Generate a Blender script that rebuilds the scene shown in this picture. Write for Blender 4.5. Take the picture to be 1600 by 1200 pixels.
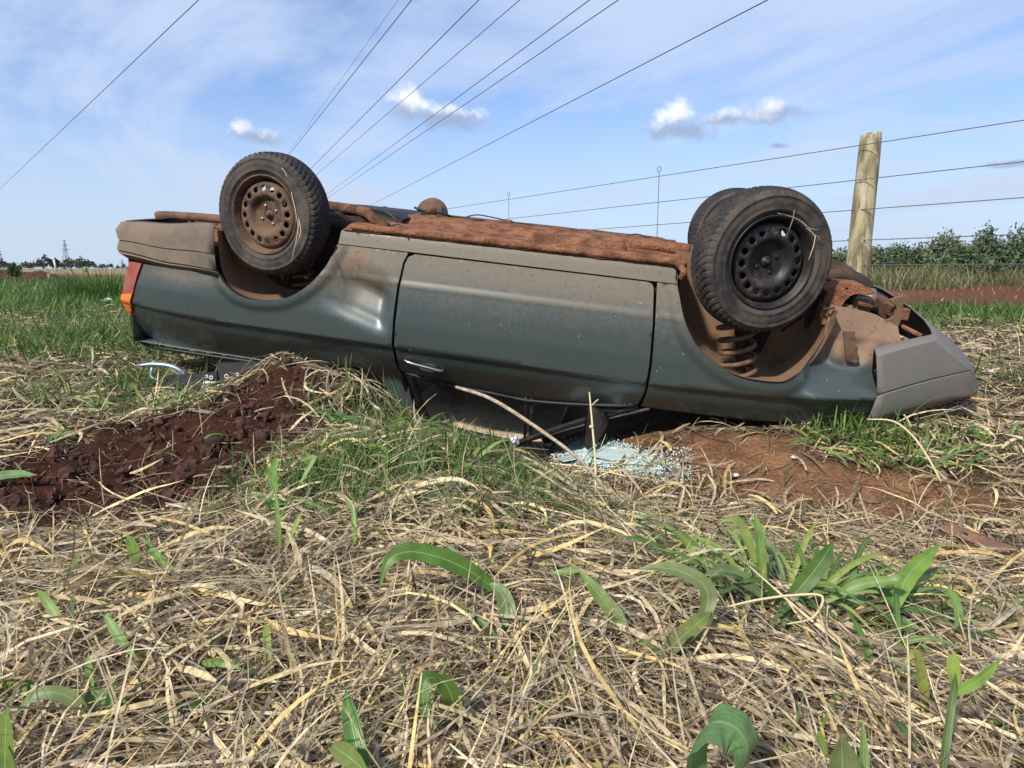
import bpy, bmesh, math, random
import numpy as np
from mathutils import Vector, Matrix, noise as mnoise
from mathutils.geometry import delaunay_2d_cdt
for o in list(bpy.data.objects): bpy.data.objects.remove(o)
S = bpy.context.scene
COL = S.collection
R_ = math.radians
rng = np.random.default_rng(11)
random.seed(5)

# ------------------------------------------------------------------ camera
F, HC, HOR = 1100.0, 0.75, 420.0
PITCH = math.atan((600 - HOR) / F)
cd = bpy.data.cameras.new('camera'); cam = bpy.data.objects.new('camera', cd); COL.objects.link(cam)
cam.location = (0, 0, HC); cam.rotation_euler = (math.pi/2 - PITCH, 0, 0)
cd.sensor_width = 36; cd.lens = F/1600*36; cd.clip_start = .02; cd.clip_end = 9000
S.camera = cam
FWD = np.array([0, math.cos(PITCH), -math.sin(PITCH)]); UP = np.array([0, math.sin(PITCH), math.cos(PITCH)])
CAMP = np.array([0, 0, HC])
def at(px, py, d):
    """point seen at photo pixel (px, py), d metres in front of the camera"""
    r = FWD*F + np.array([px-800., 0, 0]) - UP*(py-600.)
    return CAMP + r/F*d

# ------------------------------------------------------------------ world, sun, exposure
SUN_EL, SUN_AZ = 41.0, 216.0        # azimuth clockwise from +y (behind the camera, to its left)
W = bpy.data.worlds.new('World'); S.world = W; W.use_nodes = True
def build_world():
    nt = W.node_tree; nt.nodes.clear(); N = nt.nodes; L = nt.links
    def n(t, **kw):
        x = N.new(t)
        for k, v in kw.items(): setattr(x, k, v)
        return x
    def setin(node, i, v):
        if hasattr(v, 'node'): L.new(v, node.inputs[i])
        else: node.inputs[i].default_value = v
    def M(op, a, b=0.0, c=0.0, clamp=False):
        x = n('ShaderNodeMath', operation=op, use_clamp=clamp)
        setin(x, 0, a); setin(x, 1, b); setin(x, 2, c); return x.outputs[0]
    def mr(v, a, b, c=0., d=1., smooth=True):
        x = n('ShaderNodeMapRange'); x.interpolation_type = 'SMOOTHSTEP' if smooth else 'LINEAR'
        setin(x, 0, v); setin(x, 1, a); setin(x, 2, b); setin(x, 3, c); setin(x, 4, d); return x.outputs[0]
    def mixc(f, a, b):
        x = n('ShaderNodeMix', data_type='RGBA'); setin(x, 0, f); setin(x, 6, a); setin(x, 7, b); return x.outputs[2]
    def noise(vec, scale, det=5., rough=.55, dist=0.):
        x = n('ShaderNodeTexNoise'); setin(x, 'Vector', vec); setin(x, 'Scale', scale); setin(x, 'Detail', det); setin(x, 'Roughness', rough); setin(x, 'Distortion', dist)
        return x.outputs[0]
    sky = n('ShaderNodeTexSky', sky_type='NISHITA', sun_disc=False)
    sky.sun_elevation = R_(SUN_EL); sky.sun_rotation = R_(SUN_AZ); sky.air_density = 1.0; sky.dust_density = .8; sky.ozone_density = 2.2; sky.altitude = 600
    skyc = n('ShaderNodeVectorMath', operation='SCALE'); L.new(sky.outputs[0], skyc.inputs[0]); skyc.inputs[3].default_value = .10
    tc = n('ShaderNodeTexCoord'); g = tc.outputs['Generated']
    sp = n('ShaderNodeSeparateXYZ'); L.new(g, sp.inputs[0]); x, y, z = sp.outputs
    az = M('MULTIPLY', M('ARCTAN2', x, y), 57.2958); el = M('MULTIPLY', M('ARCSINE', z), 57.2958)
    # high cirrus: a layer seen in perspective
    zz = M('ADD', M('MAXIMUM', z, 0.0), .16)
    cv = n('ShaderNodeCombineXYZ'); setin(cv, 0, M('DIVIDE', x, zz)); setin(cv, 1, M('DIVIDE', y, zz)); setin(cv, 2, .3)
    xx, yy = M('DIVIDE', x, zz), M('DIVIDE', y, zz)
    sv = n('ShaderNodeCombineXYZ'); setin(sv, 0, M('MULTIPLY', M('ADD', M('MULTIPLY', xx, -.57), M('MULTIPLY', yy, .82)), .62)); setin(sv, 1, M('ADD', M('MULTIPLY', M('ADD', M('MULTIPLY', xx, .82), M('MULTIPLY', yy, .57)), 1.45), 4.3)); setin(sv, 2, .3)
    n1 = noise(sv.outputs[0], .85, 6, .62, .7); n2 = noise(cv.outputs[0], .7, 2, .5, .3)
    cir = M('ADD', M('MULTIPLY', n1, .62), M('MULTIPLY', n2, .38))
    cirf = M('MULTIPLY', mr(cir, .33, .60), .90)
    hz = mr(el, -2., 20., .9, 0.)
    f = M('MAXIMUM', cirf, hz)
    f = M('ADD', f, M('MULTIPLY', M('MULTIPLY', cirf, hz), .15), clamp=True)
    tint = n('ShaderNodeVectorMath', operation='MULTIPLY'); L.new(skyc.outputs[0], tint.inputs[0]); tint.inputs[1].default_value = (.80, .97, 1.22)
    c = mixc(f, tint.outputs[0], mixc(mr(el, 0., 14.), (.43, .51, .64, 1), (.44, .53, .71, 1)))
    # small cumulus clouds
    nn = noise(g, 36., 5, .6)
    pv = n('ShaderNodeCombineXYZ'); setin(pv, 0, az); setin(pv, 1, el)
    tot = None
    for (ca, ce, wa, we) in [(-19.2, 9.5, 2.0, .6), (-20.0, 9.9, .8, .7), (-8.0, 12.2, 1.6, 1.3), (-5.0, 11.25, 3.0, 1.0),
                             (12.5, 11.1, 1.5, 1.3), (12.9, 10.3, 2.6, .9), (16.0, 10.95, 2.0, .6), (19.8, 11.2, 2.5, .75), (20., 8.85, .8, .26), (34.6, 6.7, 2.2, .28)]:
        a = n('ShaderNodeVectorMath', operation='MULTIPLY_ADD'); setin(a, 0, pv.outputs[0]); setin(a, 1, (1/wa, 1/we, 0)); setin(a, 2, (-ca/wa, -ce/we, 0))
        d = n('ShaderNodeVectorMath', operation='LENGTH'); L.new(a.outputs[0], d.inputs[0]); d = d.outputs['Value']
        tot = d if tot is None else M('SMOOTH_MIN', tot, d, .35)
    dens = M('ADD', M('SUBTRACT', 1.25, tot), M('MULTIPLY', M('SUBTRACT', nn, .5), 2.2))
    cm = M('MULTIPLY', mr(dens, .0, 1.0), .86)
    rp = n('ShaderNodeValToRGB'); setin(rp, 0, M('DIVIDE', M('ADD', az, 60.), 120.)); rp.color_ramp.interpolation = 'LINEAR'
    ce_ = [(-60, 9.4), (-22, 9.5), (-17, 9.4), (-10, 11.9), (-2, 11.3), (8, 10.5), (14, 10.5), (17, 10.9), (24, 11.1), (30, 6.8), (60, 6.8)]
    el_ = rp.color_ramp.elements
    while len(el_) < len(ce_): el_.new(.5)
    for e_, (a_, c_) in zip(el_, ce_): e_.position = (a_+60)/120; e_.color = (c_/20,)*3+(1,)
    br = mr(M('ADD', M('SUBTRACT', el, M('MULTIPLY', rp.outputs[0], 20.)), M('MULTIPLY', M('SUBTRACT', nn, .5), 2.4)), -.15, 1.15)
    cc = mixc(br, (.27, .33, .47, 1), (.82, .84, .88, 1))
    c = mixc(cm, c, cc)
    bg = n('ShaderNodeBackground'); L.new(c, bg.inputs[0]); bg.inputs[1].default_value = 1.0
    out = n('ShaderNodeOutputWorld'); L.new(bg.outputs[0], out.inputs[0])
build_world()
W.cycles.sampling_method = 'MANUAL'; W.cycles.sample_map_resolution = 256
sl = bpy.data.lights.new('sun', 'SUN'); sl.energy = 3.9; sl.angle = R_(3.5); sl.color = (1, .94, .84)
sun = bpy.data.objects.new('sun', sl); COL.objects.link(sun)
sdir = Vector((math.sin(R_(SUN_AZ))*math.cos(R_(SUN_EL)), math.cos(R_(SUN_AZ))*math.cos(R_(SUN_EL)), math.sin(R_(SUN_EL))))
sun.rotation_euler = sdir.to_track_quat('Z', 'Y').to_euler(); sun.location = (-3, -3, 8)
S.view_settings.view_transform = 'Standard'; S.view_settings.look = 'None'; S.view_settings.exposure = 0.48; S.view_settings.gamma = 1; S.view_settings.use_curve_mapping = False
S.cycles.max_bounces = 6

# ------------------------------------------------------------------ materials
MATS = {}
class NB:
    def __init__(s, name):
        s.m = bpy.data.materials.new(name); s.m.use_nodes = True; s.nt = s.m.node_tree; s.nt.nodes.clear()
        s.out = s.n('ShaderNodeOutputMaterial'); s.tc = s.n('ShaderNodeTexCoord')
        MATS[name] = s.m
    def n(s, t, **kw):
        x = s.nt.nodes.new(t)
        for k, v in kw.items(): setattr(x, k, v)
        return x
    def l(s, a, b): s.nt.links.new(a, b)
    def si(s, node, i, v):
        if hasattr(v, 'node'): s.l(v, node.inputs[i])
        else: node.inputs[i].default_value = v
    def M(s, op, a, b=0., c=0., clamp=False):
        x = s.n('ShaderNodeMath', operation=op, use_clamp=clamp); s.si(x, 0, a); s.si(x, 1, b); s.si(x, 2, c); return x.outputs[0]
    def mr(s, v, a, b, c=0., d=1.):
        x = s.n('ShaderNodeMapRange'); x.interpolation_type = 'SMOOTHSTEP'
        for i, q in enumerate((v, a, b, c, d)): s.si(x, i, q)
        return x.outputs[0]
    def mix(s, f, a, b):
        x = s.n('ShaderNodeMix', data_type='RGBA'); s.si(x, 0, f); s.si(x, 6, a if hasattr(a, 'node') else (*a, 1)); s.si(x, 7, b if hasattr(b, 'node') else (*b, 1)); return x.outputs[2]
    def noise(s, scale, det=4., rough=.55, vec=None, sc=None, dist=0.):
        x = s.n('ShaderNodeTexNoise'); v = vec or s.tc.outputs['Object']
        if sc:
            mp = s.n('ShaderNodeMapping'); s.l(v, mp.inputs[0]); mp.inputs['Scale'].default_value = sc; v = mp.outputs[0]
        s.l(v, x.inputs['Vector']); s.si(x, 'Scale', scale); s.si(x, 'Detail', det); s.si(x, 'Roughness', rough); s.si(x, 'Distortion', dist); return x.outputs[0]
    def bump(s, h, st=.3, d=.01):
        b = s.n('ShaderNodeBump'); s.si(b, 'Height', h); b.inputs['Strength'].default_value = st; b.inputs['Distance'].default_value = d; return b.outputs[0]
    def attr(s, name, kind='Fac'):
        a = s.n('ShaderNodeAttribute'); a.attribute_name = name; return a.outputs[kind]
    def bsdf(s, col, rough=.6, metal=0., spec=.5, normal=None, coat=0., **kw):
        p = s.n('ShaderNodeBsdfPrincipled'); s.si(p, 'Base Color', col if hasattr(col, 'node') else (*col, 1)); s.si(p, 'Roughness', rough); s.si(p, 'Metallic', metal); s.si(p, 'Specular IOR Level', spec)
        if coat: s.si(p, 'Coat Weight', coat)
        for k, v in kw.items(): s.si(p, k, v)
        if normal is not None: s.l(normal, p.inputs['Normal'])
        s.l(p.outputs[0], s.out.inputs[0]); return p
DUST = (.235, .145, .085)
def m_dusty(name, col, rough=.6, metal=0., dust=.5, dcol=DUST, scale=6., bump=.15, spec=.4, bd=.004):
    b = NB(name)
    n1 = b.noise(scale, 6, .62); n2 = b.noise(scale*7, 3, .6)
    f = b.mr(b.M('ADD', b.M('MULTIPLY', n1, .7), b.M('MULTIPLY', n2, .3)), .62-dust*.5, .86-dust*.55)
    c = b.mix(f, col, dcol); c = b.mix(b.M('MULTIPLY', n2, .35), c, tuple(v*.45 for v in col))
    b.bsdf(c, b.mix(f, (rough,)*3, (.92,)*3), b.M('MULTIPLY', b.M('SUBTRACT', 1., f), metal), spec, b.bump(b.M('ADD', n2, n1), bump, bd)); return b.m
def m_paint():
    b = NB('car_paint'); d = b.attr('dust'); n1 = b.noise(3.2, 6, .6); n2 = b.noise(45, 4, .65); n3 = b.noise(7., 3, .5, sc=(1, 1, 5))
    f = b.M('ADD', d, b.M('MULTIPLY', b.M('SUBTRACT', n1, .5), .35)); f = b.M('ADD', f, b.M('MULTIPLY', b.M('SUBTRACT', n2, .5), .65)); f = b.M('MULTIPLY', f, b.mr(d, 0., .12))
    f = b.M('MULTIPLY', b.mr(f, .0, 1.25), .92); f = b.M('MAXIMUM', f, b.M('MULTIPLY', n3, .05))
    flake = b.noise(900, 2, .5)
    paint = b.mix(b.mr(flake, .35, .7), (.034, .050, .049), (.068, .088, .084))
    c = b.mix(f, paint, b.mix(b.mr(d, .86, .98), (.215, .166, .114), (.25, .145, .085)))
    sp = b.mr(b.noise(48, 3, .55), .63, .68); c = b.mix(b.M('MULTIPLY', b.M('MULTIPLY', sp, d), .8), c, (.07, .045, .03))
    scr = b.noise(26, 3, .6, sc=(1., 1, .22), dist=1.2); scf = b.M('MULTIPLY', b.mr(scr, .755, .775), b.mr(b.noise(2.2, 2), .54, .62)); c = b.mix(b.M('MULTIPLY', b.M('MULTIPLY', scf, .7), b.mr(d, .5, .75, 1., 0.)), c, (.42, .42, .38))
    wh = b.mr(b.noise(90, 1, .4), .80, .81); c = b.mix(wh, c, (.5, .5, .47))
    p = b.bsdf(c, b.mix(f, (.38,)*3, (.8,)*3), b.M('MULTIPLY', b.M('SUBTRACT', 1., f), .30), .5, b.bump(b.M('ADD', n2, b.M('MULTIPLY', n1, 2.)), .05, .003))
    b.si(p, 'Coat Weight', b.M('MULTIPLY', b.M('POWER', b.M('SUBTRACT', 1., f), 4.), .55)); p.inputs['Coat Roughness'].default_value = .12
m_paint()
m_dusty('bumper_brown', (.125, .105, .085), .75, 0, .55, (.235, .175, .125), 3.5, .15)
m_dusty('bumper_grey', (.150, .143, .130), .65, 0, .28, (.235, .18, .135), 3.0, .12)
m_dusty('tyre', (.018, .017, .017), .75, 0, .33, (.085, .064, .047), 8, .3)
m_dusty('tyre_side', (.026, .024, .023), .75, 0, .46, (.10, .078, .06), 7, .4)
m_dusty('rim_rust', (.055, .036, .027), .6, .3, .5, (.165, .098, .058), 9, .3)
m_dusty('rim_dark', (.030, .028, .027), .5, .4, .22, (.12, .09, .07), 6, .15)
m_dusty('bare_metal', (.35, .33, .3), .4, .8, .3, DUST, 20, .1)
m_dusty('mud_under', (.06, .035, .024), .95, 0, .5, (.23, .115, .065), 12, 1.0, .15, .01)
m_dusty('mud_orange', (.115, .052, .03), .95, 0, .50, (.31, .14, .075), 11, 1.0, .15, .012)
m_dusty('well_brown', (.10, .062, .038), .85, 0, .6, (.22, .13, .07), 4, .2)
m_dusty('well_dark', (.03, .02, .015), .9, 0, .4, (.09, .055, .035), 5, .2)
m_dusty('black_plastic', (.012, .012, .013), .6, 0, .15, (.10, .075, .055), 9, .1)
m_dusty('black_trim', (.010, .010, .011), .5, 0, .2, (.09, .075, .06), 12, .1)
m_dusty('hose_black', (.02, .018, .017), .7, 0, .3, DUST, 12, .1)
m_dusty('headliner', (.62, .50, .34), .95, 0, .35, (.34, .23, .14), 5, .4)
m_dusty('interior_dark', (.015, .015, .016), .9, 0, .1, (.03, .027, .025), 6, .1)
m_dusty('rust_plate', (.095, .05, .032), .8, .1, .5, (.19, .11, .07), 14, .4)
m_dusty('bracket_rust', (.20, .095, .06), .8, .05, .4, (.27, .15, .10), 14, .4)
m_dusty('soil_clod', (.05, .021, .013), .97, 0, .4, (.105, .042, .024), 30, .8)
m_dusty('wire_metal', (.16, .16, .165), .55, .5, .1, (.1, .08, .07), 30, .1)
m_dusty('cable', (.05, .05, .055), .6, .2, 0., DUST, 30, .1)
m_dusty('chrome_dull', (.45, .46, .47), .3, .9, .1, DUST, 20, .05)
m_dusty('white_scrap', (.72, .70, .66), .7, 0, .1, DUST, 20, .2)
m_dusty('tail_red', (.30, .055, .04), .45, 0, .35, (.30, .13, .09), 6, .05)
m_dusty('tail_orange', (.75, .20, .03), .4, 0, .15, (.45, .18, .07), 6, .05)
m_dusty('tower_steel', (.30, .31, .33), .6, .3, 0, DUST, 3, .05)
m_dusty('blue_silver', (.35, .42, .52), .35, .6, .1, DUST, 12, .1)
m_dusty('stick_bark', (.26, .17, .11), .85, 0, .5, (.50, .41, .31), 40, .8)
def m_foil():
    b = NB('foil'); b.bsdf((.7, .7, .7), .25, .9)
m_foil()
def m_glass():
    b = NB('green_glass'); p = b.bsdf((.66, .82, .79), .15, 0, .7); p.inputs['Transmission Weight'].default_value = .25; p.inputs['IOR'].default_value = 1.45
    b = NB('window_glass'); p = b.bsdf((.45, .6, .58), .06, 0, .5); p.inputs['Transmission Weight'].default_value = .93; p.inputs['IOR'].default_value = 1.1
m_glass()
def m_wood():
    b = NB('post_wood'); n1 = b.noise(14, 6, .65, sc=(1, 1, .16)); n2 = b.noise(9, 5, .6, sc=(1, 1, .5)); n3 = b.noise(60, 4, .6, sc=(1, 1, .1))
    c = b.mix(b.mr(n1, .35, .65), (.135, .115, .06), (.36, .31, .19)); c = b.mix(b.mr(n2, .52, .68), c, (.42, .38, .26)); c = b.mix(b.mr(n3, .58, .68), c, (.09, .075, .045))
    b.bsdf(c, .9, 0, .2, b.bump(b.M('ADD', n1, n3), .6, .006))
m_wood()
def m_vcol(name, rough=.7, trans=.3, spec=.25, nsc=60., namt=.4):
    b = NB(name); a = b.attr('Col', 'Color'); n1 = b.noise(nsc, 3, .6)
    x = b.n('ShaderNodeVectorMath', operation='SCALE'); b.l(a, x.inputs[0]); b.si(x, 3, b.mr(n1, .25, .75, 1-namt, 1+namt))
    p = b.bsdf(x.outputs[0], rough, 0, spec)
    t = b.n('ShaderNodeBsdfTranslucent'); b.l(x.outputs[0], t.inputs[0]); ms = b.n('ShaderNodeMixShader'); ms.inputs[0].default_value = trans
    b.l(p.outputs[0], ms.inputs[1]); b.l(t.outputs[0], ms.inputs[2]); b.l(ms.outputs[0], b.out.inputs[0])
m_vcol('straw', .62, .22); m_vcol('grass', .5, .38, .35, 30, .25); m_vcol('tree_leaf', .55, .3, .3, 2., .3); m_vcol('bark', .9, 0., .2)
def m_leaf():
    b = NB('broad_leaf'); a = b.attr('Col', 'Color'); u = b.attr('u')
    st = b.M('SINE', b.M('MULTIPLY', u, 26.)); n1 = b.noise(25, 4, .6)
    x = b.n('ShaderNodeVectorMath', operation='SCALE'); b.l(a, x.inputs[0]); b.si(x, 3, b.M('ADD', b.mr(n1, .25, .75, .72, 1.2), b.M('MULTIPLY', st, .06)))
    rib = b.mr(b.M('ABSOLUTE', u), .0, .09, 1., 0.); c = b.mix(b.M('MULTIPLY', rib, .6), x.outputs[0], (.34, .45, .20))
    p = b.bsdf(c, .42, 0, .45, b.bump(st, .12, .001))
    t = b.n('ShaderNodeBsdfTranslucent'); b.l(c, t.inputs[0]); ms = b.n('ShaderNodeMixShader'); ms.inputs[0].default_value = .33
    b.l(p.outputs[0], ms.inputs[1]); b.l(t.outputs[0], ms.inputs[2]); b.l(ms.outputs[0], b.out.inputs[0])
m_leaf()
def m_ground():
    b = NB('soil'); a = b.attr('Col', 'Color'); n1 = b.noise(5, 8, .65); n2 = b.noise(55, 6, .7); n3 = b.noise(260, 3, .6)
    x = b.n('ShaderNodeVectorMath', operation='SCALE'); b.l(a, x.inputs[0]); b.si(x, 3, b.M('MULTIPLY', b.mr(n1, .25, .75, .65, 1.35), b.mr(n2, .3, .7, .6, 1.4)))
    b.bsdf(x.outputs[0], .95, 0, .15, b.bump(b.M('ADD', b.M('MULTIPLY', n2, 1.), b.M('MULTIPLY', n3, .4)), 1., .03))
m_ground()

# ------------------------------------------------------------------ mesh helpers
def mk(name, v, f, mat=None, parent=None, smooth=True, cols=None, attrs=None):
    me = bpy.data.meshes.new(name); me.from_pydata([tuple(map(float, p)) for p in v], [], [tuple(int(i) for i in q) for q in f])
    if smooth: me.polygons.foreach_set('use_smooth', [True]*len(me.polygons))
    if cols is not None:
        a = me.color_attributes.new('Col', 'FLOAT_COLOR', 'POINT'); c = np.ones((len(me.vertices), 4), np.float32); c[:, :3] = np.asarray(cols)[:len(c), :3] if np.ndim(cols) == 2 else np.asarray(cols)[None, :3]
        a.data.foreach_set('color', c.ravel())
    for k, vals in (attrs or {}).items():
        a = me.attributes.new(k, 'FLOAT', 'POINT'); a.data.foreach_set('value', np.asarray(vals, np.float32))
    me.update()
    return link(name, me, mat, parent)
def link(name, me, mat=None, parent=None):
    o = bpy.data.objects.new(name, me); COL.objects.link(o)
    if mat: 
        if len(me.materials) == 0: me.materials.append(MATS[mat])
    if parent is not None: o.parent = parent
    return o
def big(name, V, Q, cols, mat, parent=None, smooth=True):
    """numpy verts (n,3), quads (m,4) -> one mesh"""
    me = bpy.data.meshes.new(name); nv, nq = len(V), len(Q)
    me.vertices.add(nv); me.vertices.foreach_set('co', np.ascontiguousarray(V, np.float32).ravel())
    me.loops.add(nq*4); me.loops.foreach_set('vertex_index', np.ascontiguousarray(Q, np.int32).ravel())
    me.polygons.add(nq); me.polygons.foreach_set('loop_start', np.arange(0, nq*4, 4, dtype=np.int32)); me.polygons.foreach_set('loop_total', np.full(nq, 4, np.int32))
    me.update(calc_edges=True)
    if smooth: me.polygons.foreach_set('use_smooth', np.ones(nq, bool))
    if cols is not None:
        a = me.color_attributes.new('Col', 'FLOAT_COLOR', 'POINT'); c = np.ones((nv, 4), np.float32); c[:, :3] = cols; a.data.foreach_set('color', c.ravel())
    return link(name, me, mat, parent)
def tag(o, label=None, cat=None, group=None, kind=None):
    if label: o['label'] = label
    if cat: o['category'] = cat
    if group: o['group'] = group
    if kind: o['kind'] = kind
    return o
def empty(name, loc=(0, 0, 0), rot=None):
    o = bpy.data.objects.new(name, None); COL.objects.link(o); o.location = loc; o.empty_display_size = .1
    if rot: o.rotation_euler = rot
    return o
def sm(pts, n=6):
    """Catmull-Rom through points (any dim)"""
    P = [np.asarray(p, float) for p in pts]; P = [2*P[0]-P[1]] + P + [2*P[-1]-P[-2]]; out = []
    for i in range(1, len(P)-2):
        for k in range(n):
            t = k/n; a, b, c, d = P[i-1:i+3]
            out.append(.5*((2*b)+(c-a)*t+(2*a-5*b+4*c-d)*t*t+(3*b-a-3*c+d)*t**3))
    out.append(P[-2]); return out
def tube_vf(path, r, seg=10, cap=True):
    P = [Vector(p) for p in path]; n = len(P); rr = r if hasattr(r, '__len__') else [r]*n
    v, f = [], []; u = None
    for i in range(n):
        t = (P[min(i+1, n-1)]-P[max(i-1, 0)]).normalized()
        if u is None: u = t.orthogonal().normalized()
        else: u = (u - t*u.dot(t)); u = u.normalized() if u.length > 1e-6 else t.orthogonal().normalized()
        w = t.cross(u)
        for k in range(seg):
            a = 2*math.pi*k/seg; v.append(P[i]+(u*math.cos(a)+w*math.sin(a))*rr[i])
    for i in range(n-1):
        for k in range(seg):
            a, b = i*seg+k, i*seg+(k+1) % seg; f.append((a, b, b+seg, a+seg))
    if cap: f.append(tuple(range(seg))[::-1]); f.append(tuple(range((n-1)*seg, n*seg)))
    return v, f
def tube(name, path, r, mat, parent=None, seg=10, smooth=3):
    p = sm(path, smooth) if smooth and len(path) > 2 else path
    if hasattr(r, '__len__') and len(r) != len(p): r = list(np.interp(np.linspace(0, 1, len(p)), np.linspace(0, 1, len(r)), r))
    return mk(name, *tube_vf(p, r, seg), mat, parent)
def box_vf(c, s, rot=None, bev=.0):
    bm = bmesh.new(); bmesh.ops.create_cube(bm, size=1)
    for q in bm.verts: q.co = Vector((q.co.x*s[0], q.co.y*s[1], q.co.z*s[2]))
    if bev: bmesh.ops.bevel(bm, geom=list(bm.edges), offset=bev, segments=2, affect='EDGES', profile=.6)
    m = Matrix.Translation(c) @ (rot.to_4x4() if rot else Matrix.Identity(4)); bm.transform(m)
    bm.verts.ensure_lookup_table(); v = [q.co.copy() for q in bm.verts]; f = [[q.index for q in p.verts] for p in bm.faces]; bm.free(); return v, f
def box(name, c, s, mat, parent=None, rot=None, bev=.004): return mk(name, *box_vf(c, s, rot, bev), mat, parent, smooth=False)
def join(*vfs):
    V, Fc = [], []
    for v, f in vfs:
        k = len(V); V += list(v); Fc += [[i+k for i in q] for q in f]
    return V, Fc
def lathe_vf(prof, seg=48, axis='y', closed=False, ring=None):
    """prof: list of (r, a); revolve about local axis y"""
    v, f = [], []; n = len(prof)
    for k in range(seg):
        t = 2*math.pi*k/seg; c, s_ = math.cos(t), math.sin(t)
        for (r, a) in prof: v.append((r*c, a, r*s_))
    for k in range(seg):
        for i in range(n-1):
            a = k*n+i; b = ((k+1) % seg)*n+i; f.append((a, a+1, b+1, b))
    return v, f
def plate_vf(poly, y0, y1, holes=(), warp=None):
    """extruded polygon in x-z between y0 and y1"""
    pts = [Vector(p) for p in poly]; n = len(pts); edges = [(i, (i+1) % n) for i in range(n)]; hs = []
    for h in holes:
        k = len(pts); pts += [Vector(p) for p in h]; m = len(h); edges += [(k+i, k+(i+1) % m) for i in range(m)]; hs.append(h)
    vo, eo, fo, *_ = delaunay_2d_cdt(pts, edges, [], 0, 1e-6)
    fs = [q for q in fo if inpoly(sum((vo[i].x for i in q))/3, sum((vo[i].y for i in q))/3, poly) and not any(inpoly(sum((vo[i].x for i in q))/3, sum((vo[i].y for i in q))/3, h) for h in hs)]
    w = warp or (lambda x, z: 0.)
    N = len(vo); V = [(p.x, y0+w(p.x, p.y), p.y) for p in vo]+[(p.x, y1+w(p.x, p.y), p.y) for p in vo]
    Fc = [tuple(q) for q in fs]+[tuple(i+N for i in q[::-1]) for q in fs]
    cnt = {}
    for q in fs:
        for a, b in zip(q, list(q[1:])+[q[0]]): cnt[(a, b)] = 1
    for (a, b) in list(cnt):
        if (b, a) not in cnt: Fc.append((b, a, a+N, b+N))
    return V, Fc
def inpoly(x, y, P):
    c = False; j = len(P)-1
    for i in range(len(P)):
        xi, yi = P[i][0], P[i][1]; xj, yj = P[j][0], P[j][1]
        if (yi > y) != (yj > y) and x < (xj-xi)*(y-yi)/(yj-yi)+xi: c = not c
        j = i
    return c
def inpoly_np(X, Y, P):
    c = np.zeros(X.shape, bool); j = len(P)-1
    for i in range(len(P)):
        xi, yi = P[i][0], P[i][1]; xj, yj = P[j][0], P[j][1]
        if yi != yj: c ^= ((yi > Y) != (yj > Y)) & (X < (xj-xi)*(Y-yi)/(yj-yi)+xi)
        j = i
    return c
def sstep(x, a, b):
    t = np.clip((np.asarray(x, float)-a)/(b-a), 0, 1); return t*t*(3-2*t)

# ------------------------------------------------------------------ ground
CP = np.array([(0, .3, .10), (-.7, .4, .13), (.7, .4, .06), (0, 1.0, .13), (-.8, 1.1, .12), (.7, 1.0, .06), (1.5, 1.0, .0), (-1.6, 1.0, .12),
 (0, 1.7, .13), (-.8, 1.8, .07), (-1.5, 2.1, .03), (.7, 1.7, -.03), (1.5, 1.8, -.11), (2.5, 1.6, -.08), (.55, 2.2, -.10), (-2.6, 1.8, .1),
 (-.15, 2.4, .11), (-.7, 2.5, .13), (-.35, 2.9, .03), (-.6, 3.1, .12), (0, 2.95, -.10), (-1.05, 3.25, .17), (-1.7, 3.1, .12), (-2.4, 3.2, .17), (-1.7, 4.2, .10), (-2.6, 4.2, .2), (-.9, 4.1, .0), (-3.5, 5, .22), (-3.6, 3, .2),
 (.35, 2.8, -.20), (.4, 3.4, -.22), (0, 3.5, -.27), (0, 3.9, -.33), (-.3, 4.4, -.33), (.3, 5.2, -.25), (-.6, 5.2, -.1),
 (.8, 2.9, -.16), (.8, 3.5, -.07), (1.3, 3.5, -.03), (1.9, 3.4, -.01), (1.2, 2.5, -.18), (2, 2.45, -.16), (1.4, 3.0, -.10), (2., 2.95, -.09), (1.4, 4.5, .0), (2.2, 4.2, .08), (2.6, 3.3, .03), (3, 4.8, .17), (4, 4, .15), (3.6, 6.2, .24), (5, 8, .2), (0, 7, .15), (-2, 6.5, .2), (2, 6.5, .25), (7, 5, .3),
 (12, 12, .22), (-12, 12, .2), (0, 12, .2), (-10, 3, .2), (10, 3, .25), (0, -3, .1), (5, -2, .1), (-5, -2, .1)])
EPS = .18
_d = np.sqrt(((CP[:, None, :2]-CP[None, :, :2])**2).sum(-1)+EPS**2)
_w = np.linalg.solve(_d+1e-3*np.eye(len(CP)), CP[:, 2]-.15)
def gz0(X, Y):
    X = np.asarray(X, float); Y = np.asarray(Y, float); sh = X.shape; X = X.ravel(); Y = Y.ravel(); out = np.zeros_like(X)
    for k in range(len(CP)): out += _w[k]*np.sqrt((X-CP[k, 0])**2+(Y-CP[k, 1])**2+EPS**2)
    out += .15
    r = np.hypot(X, Y-3); b = sstep(r, 10, 16); out = out*(1-b)+.2*b
    return out.reshape(sh)
def blob(X, Y, x, y, rx, ry, rot=0.):
    c, s_ = math.cos(rot), math.sin(rot); dx, dy = X-x, Y-y; u = (dx*c+dy*s_)/rx; v = (-dx*s_+dy*c)/ry; return np.exp(-(u*u+v*v))
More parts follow.
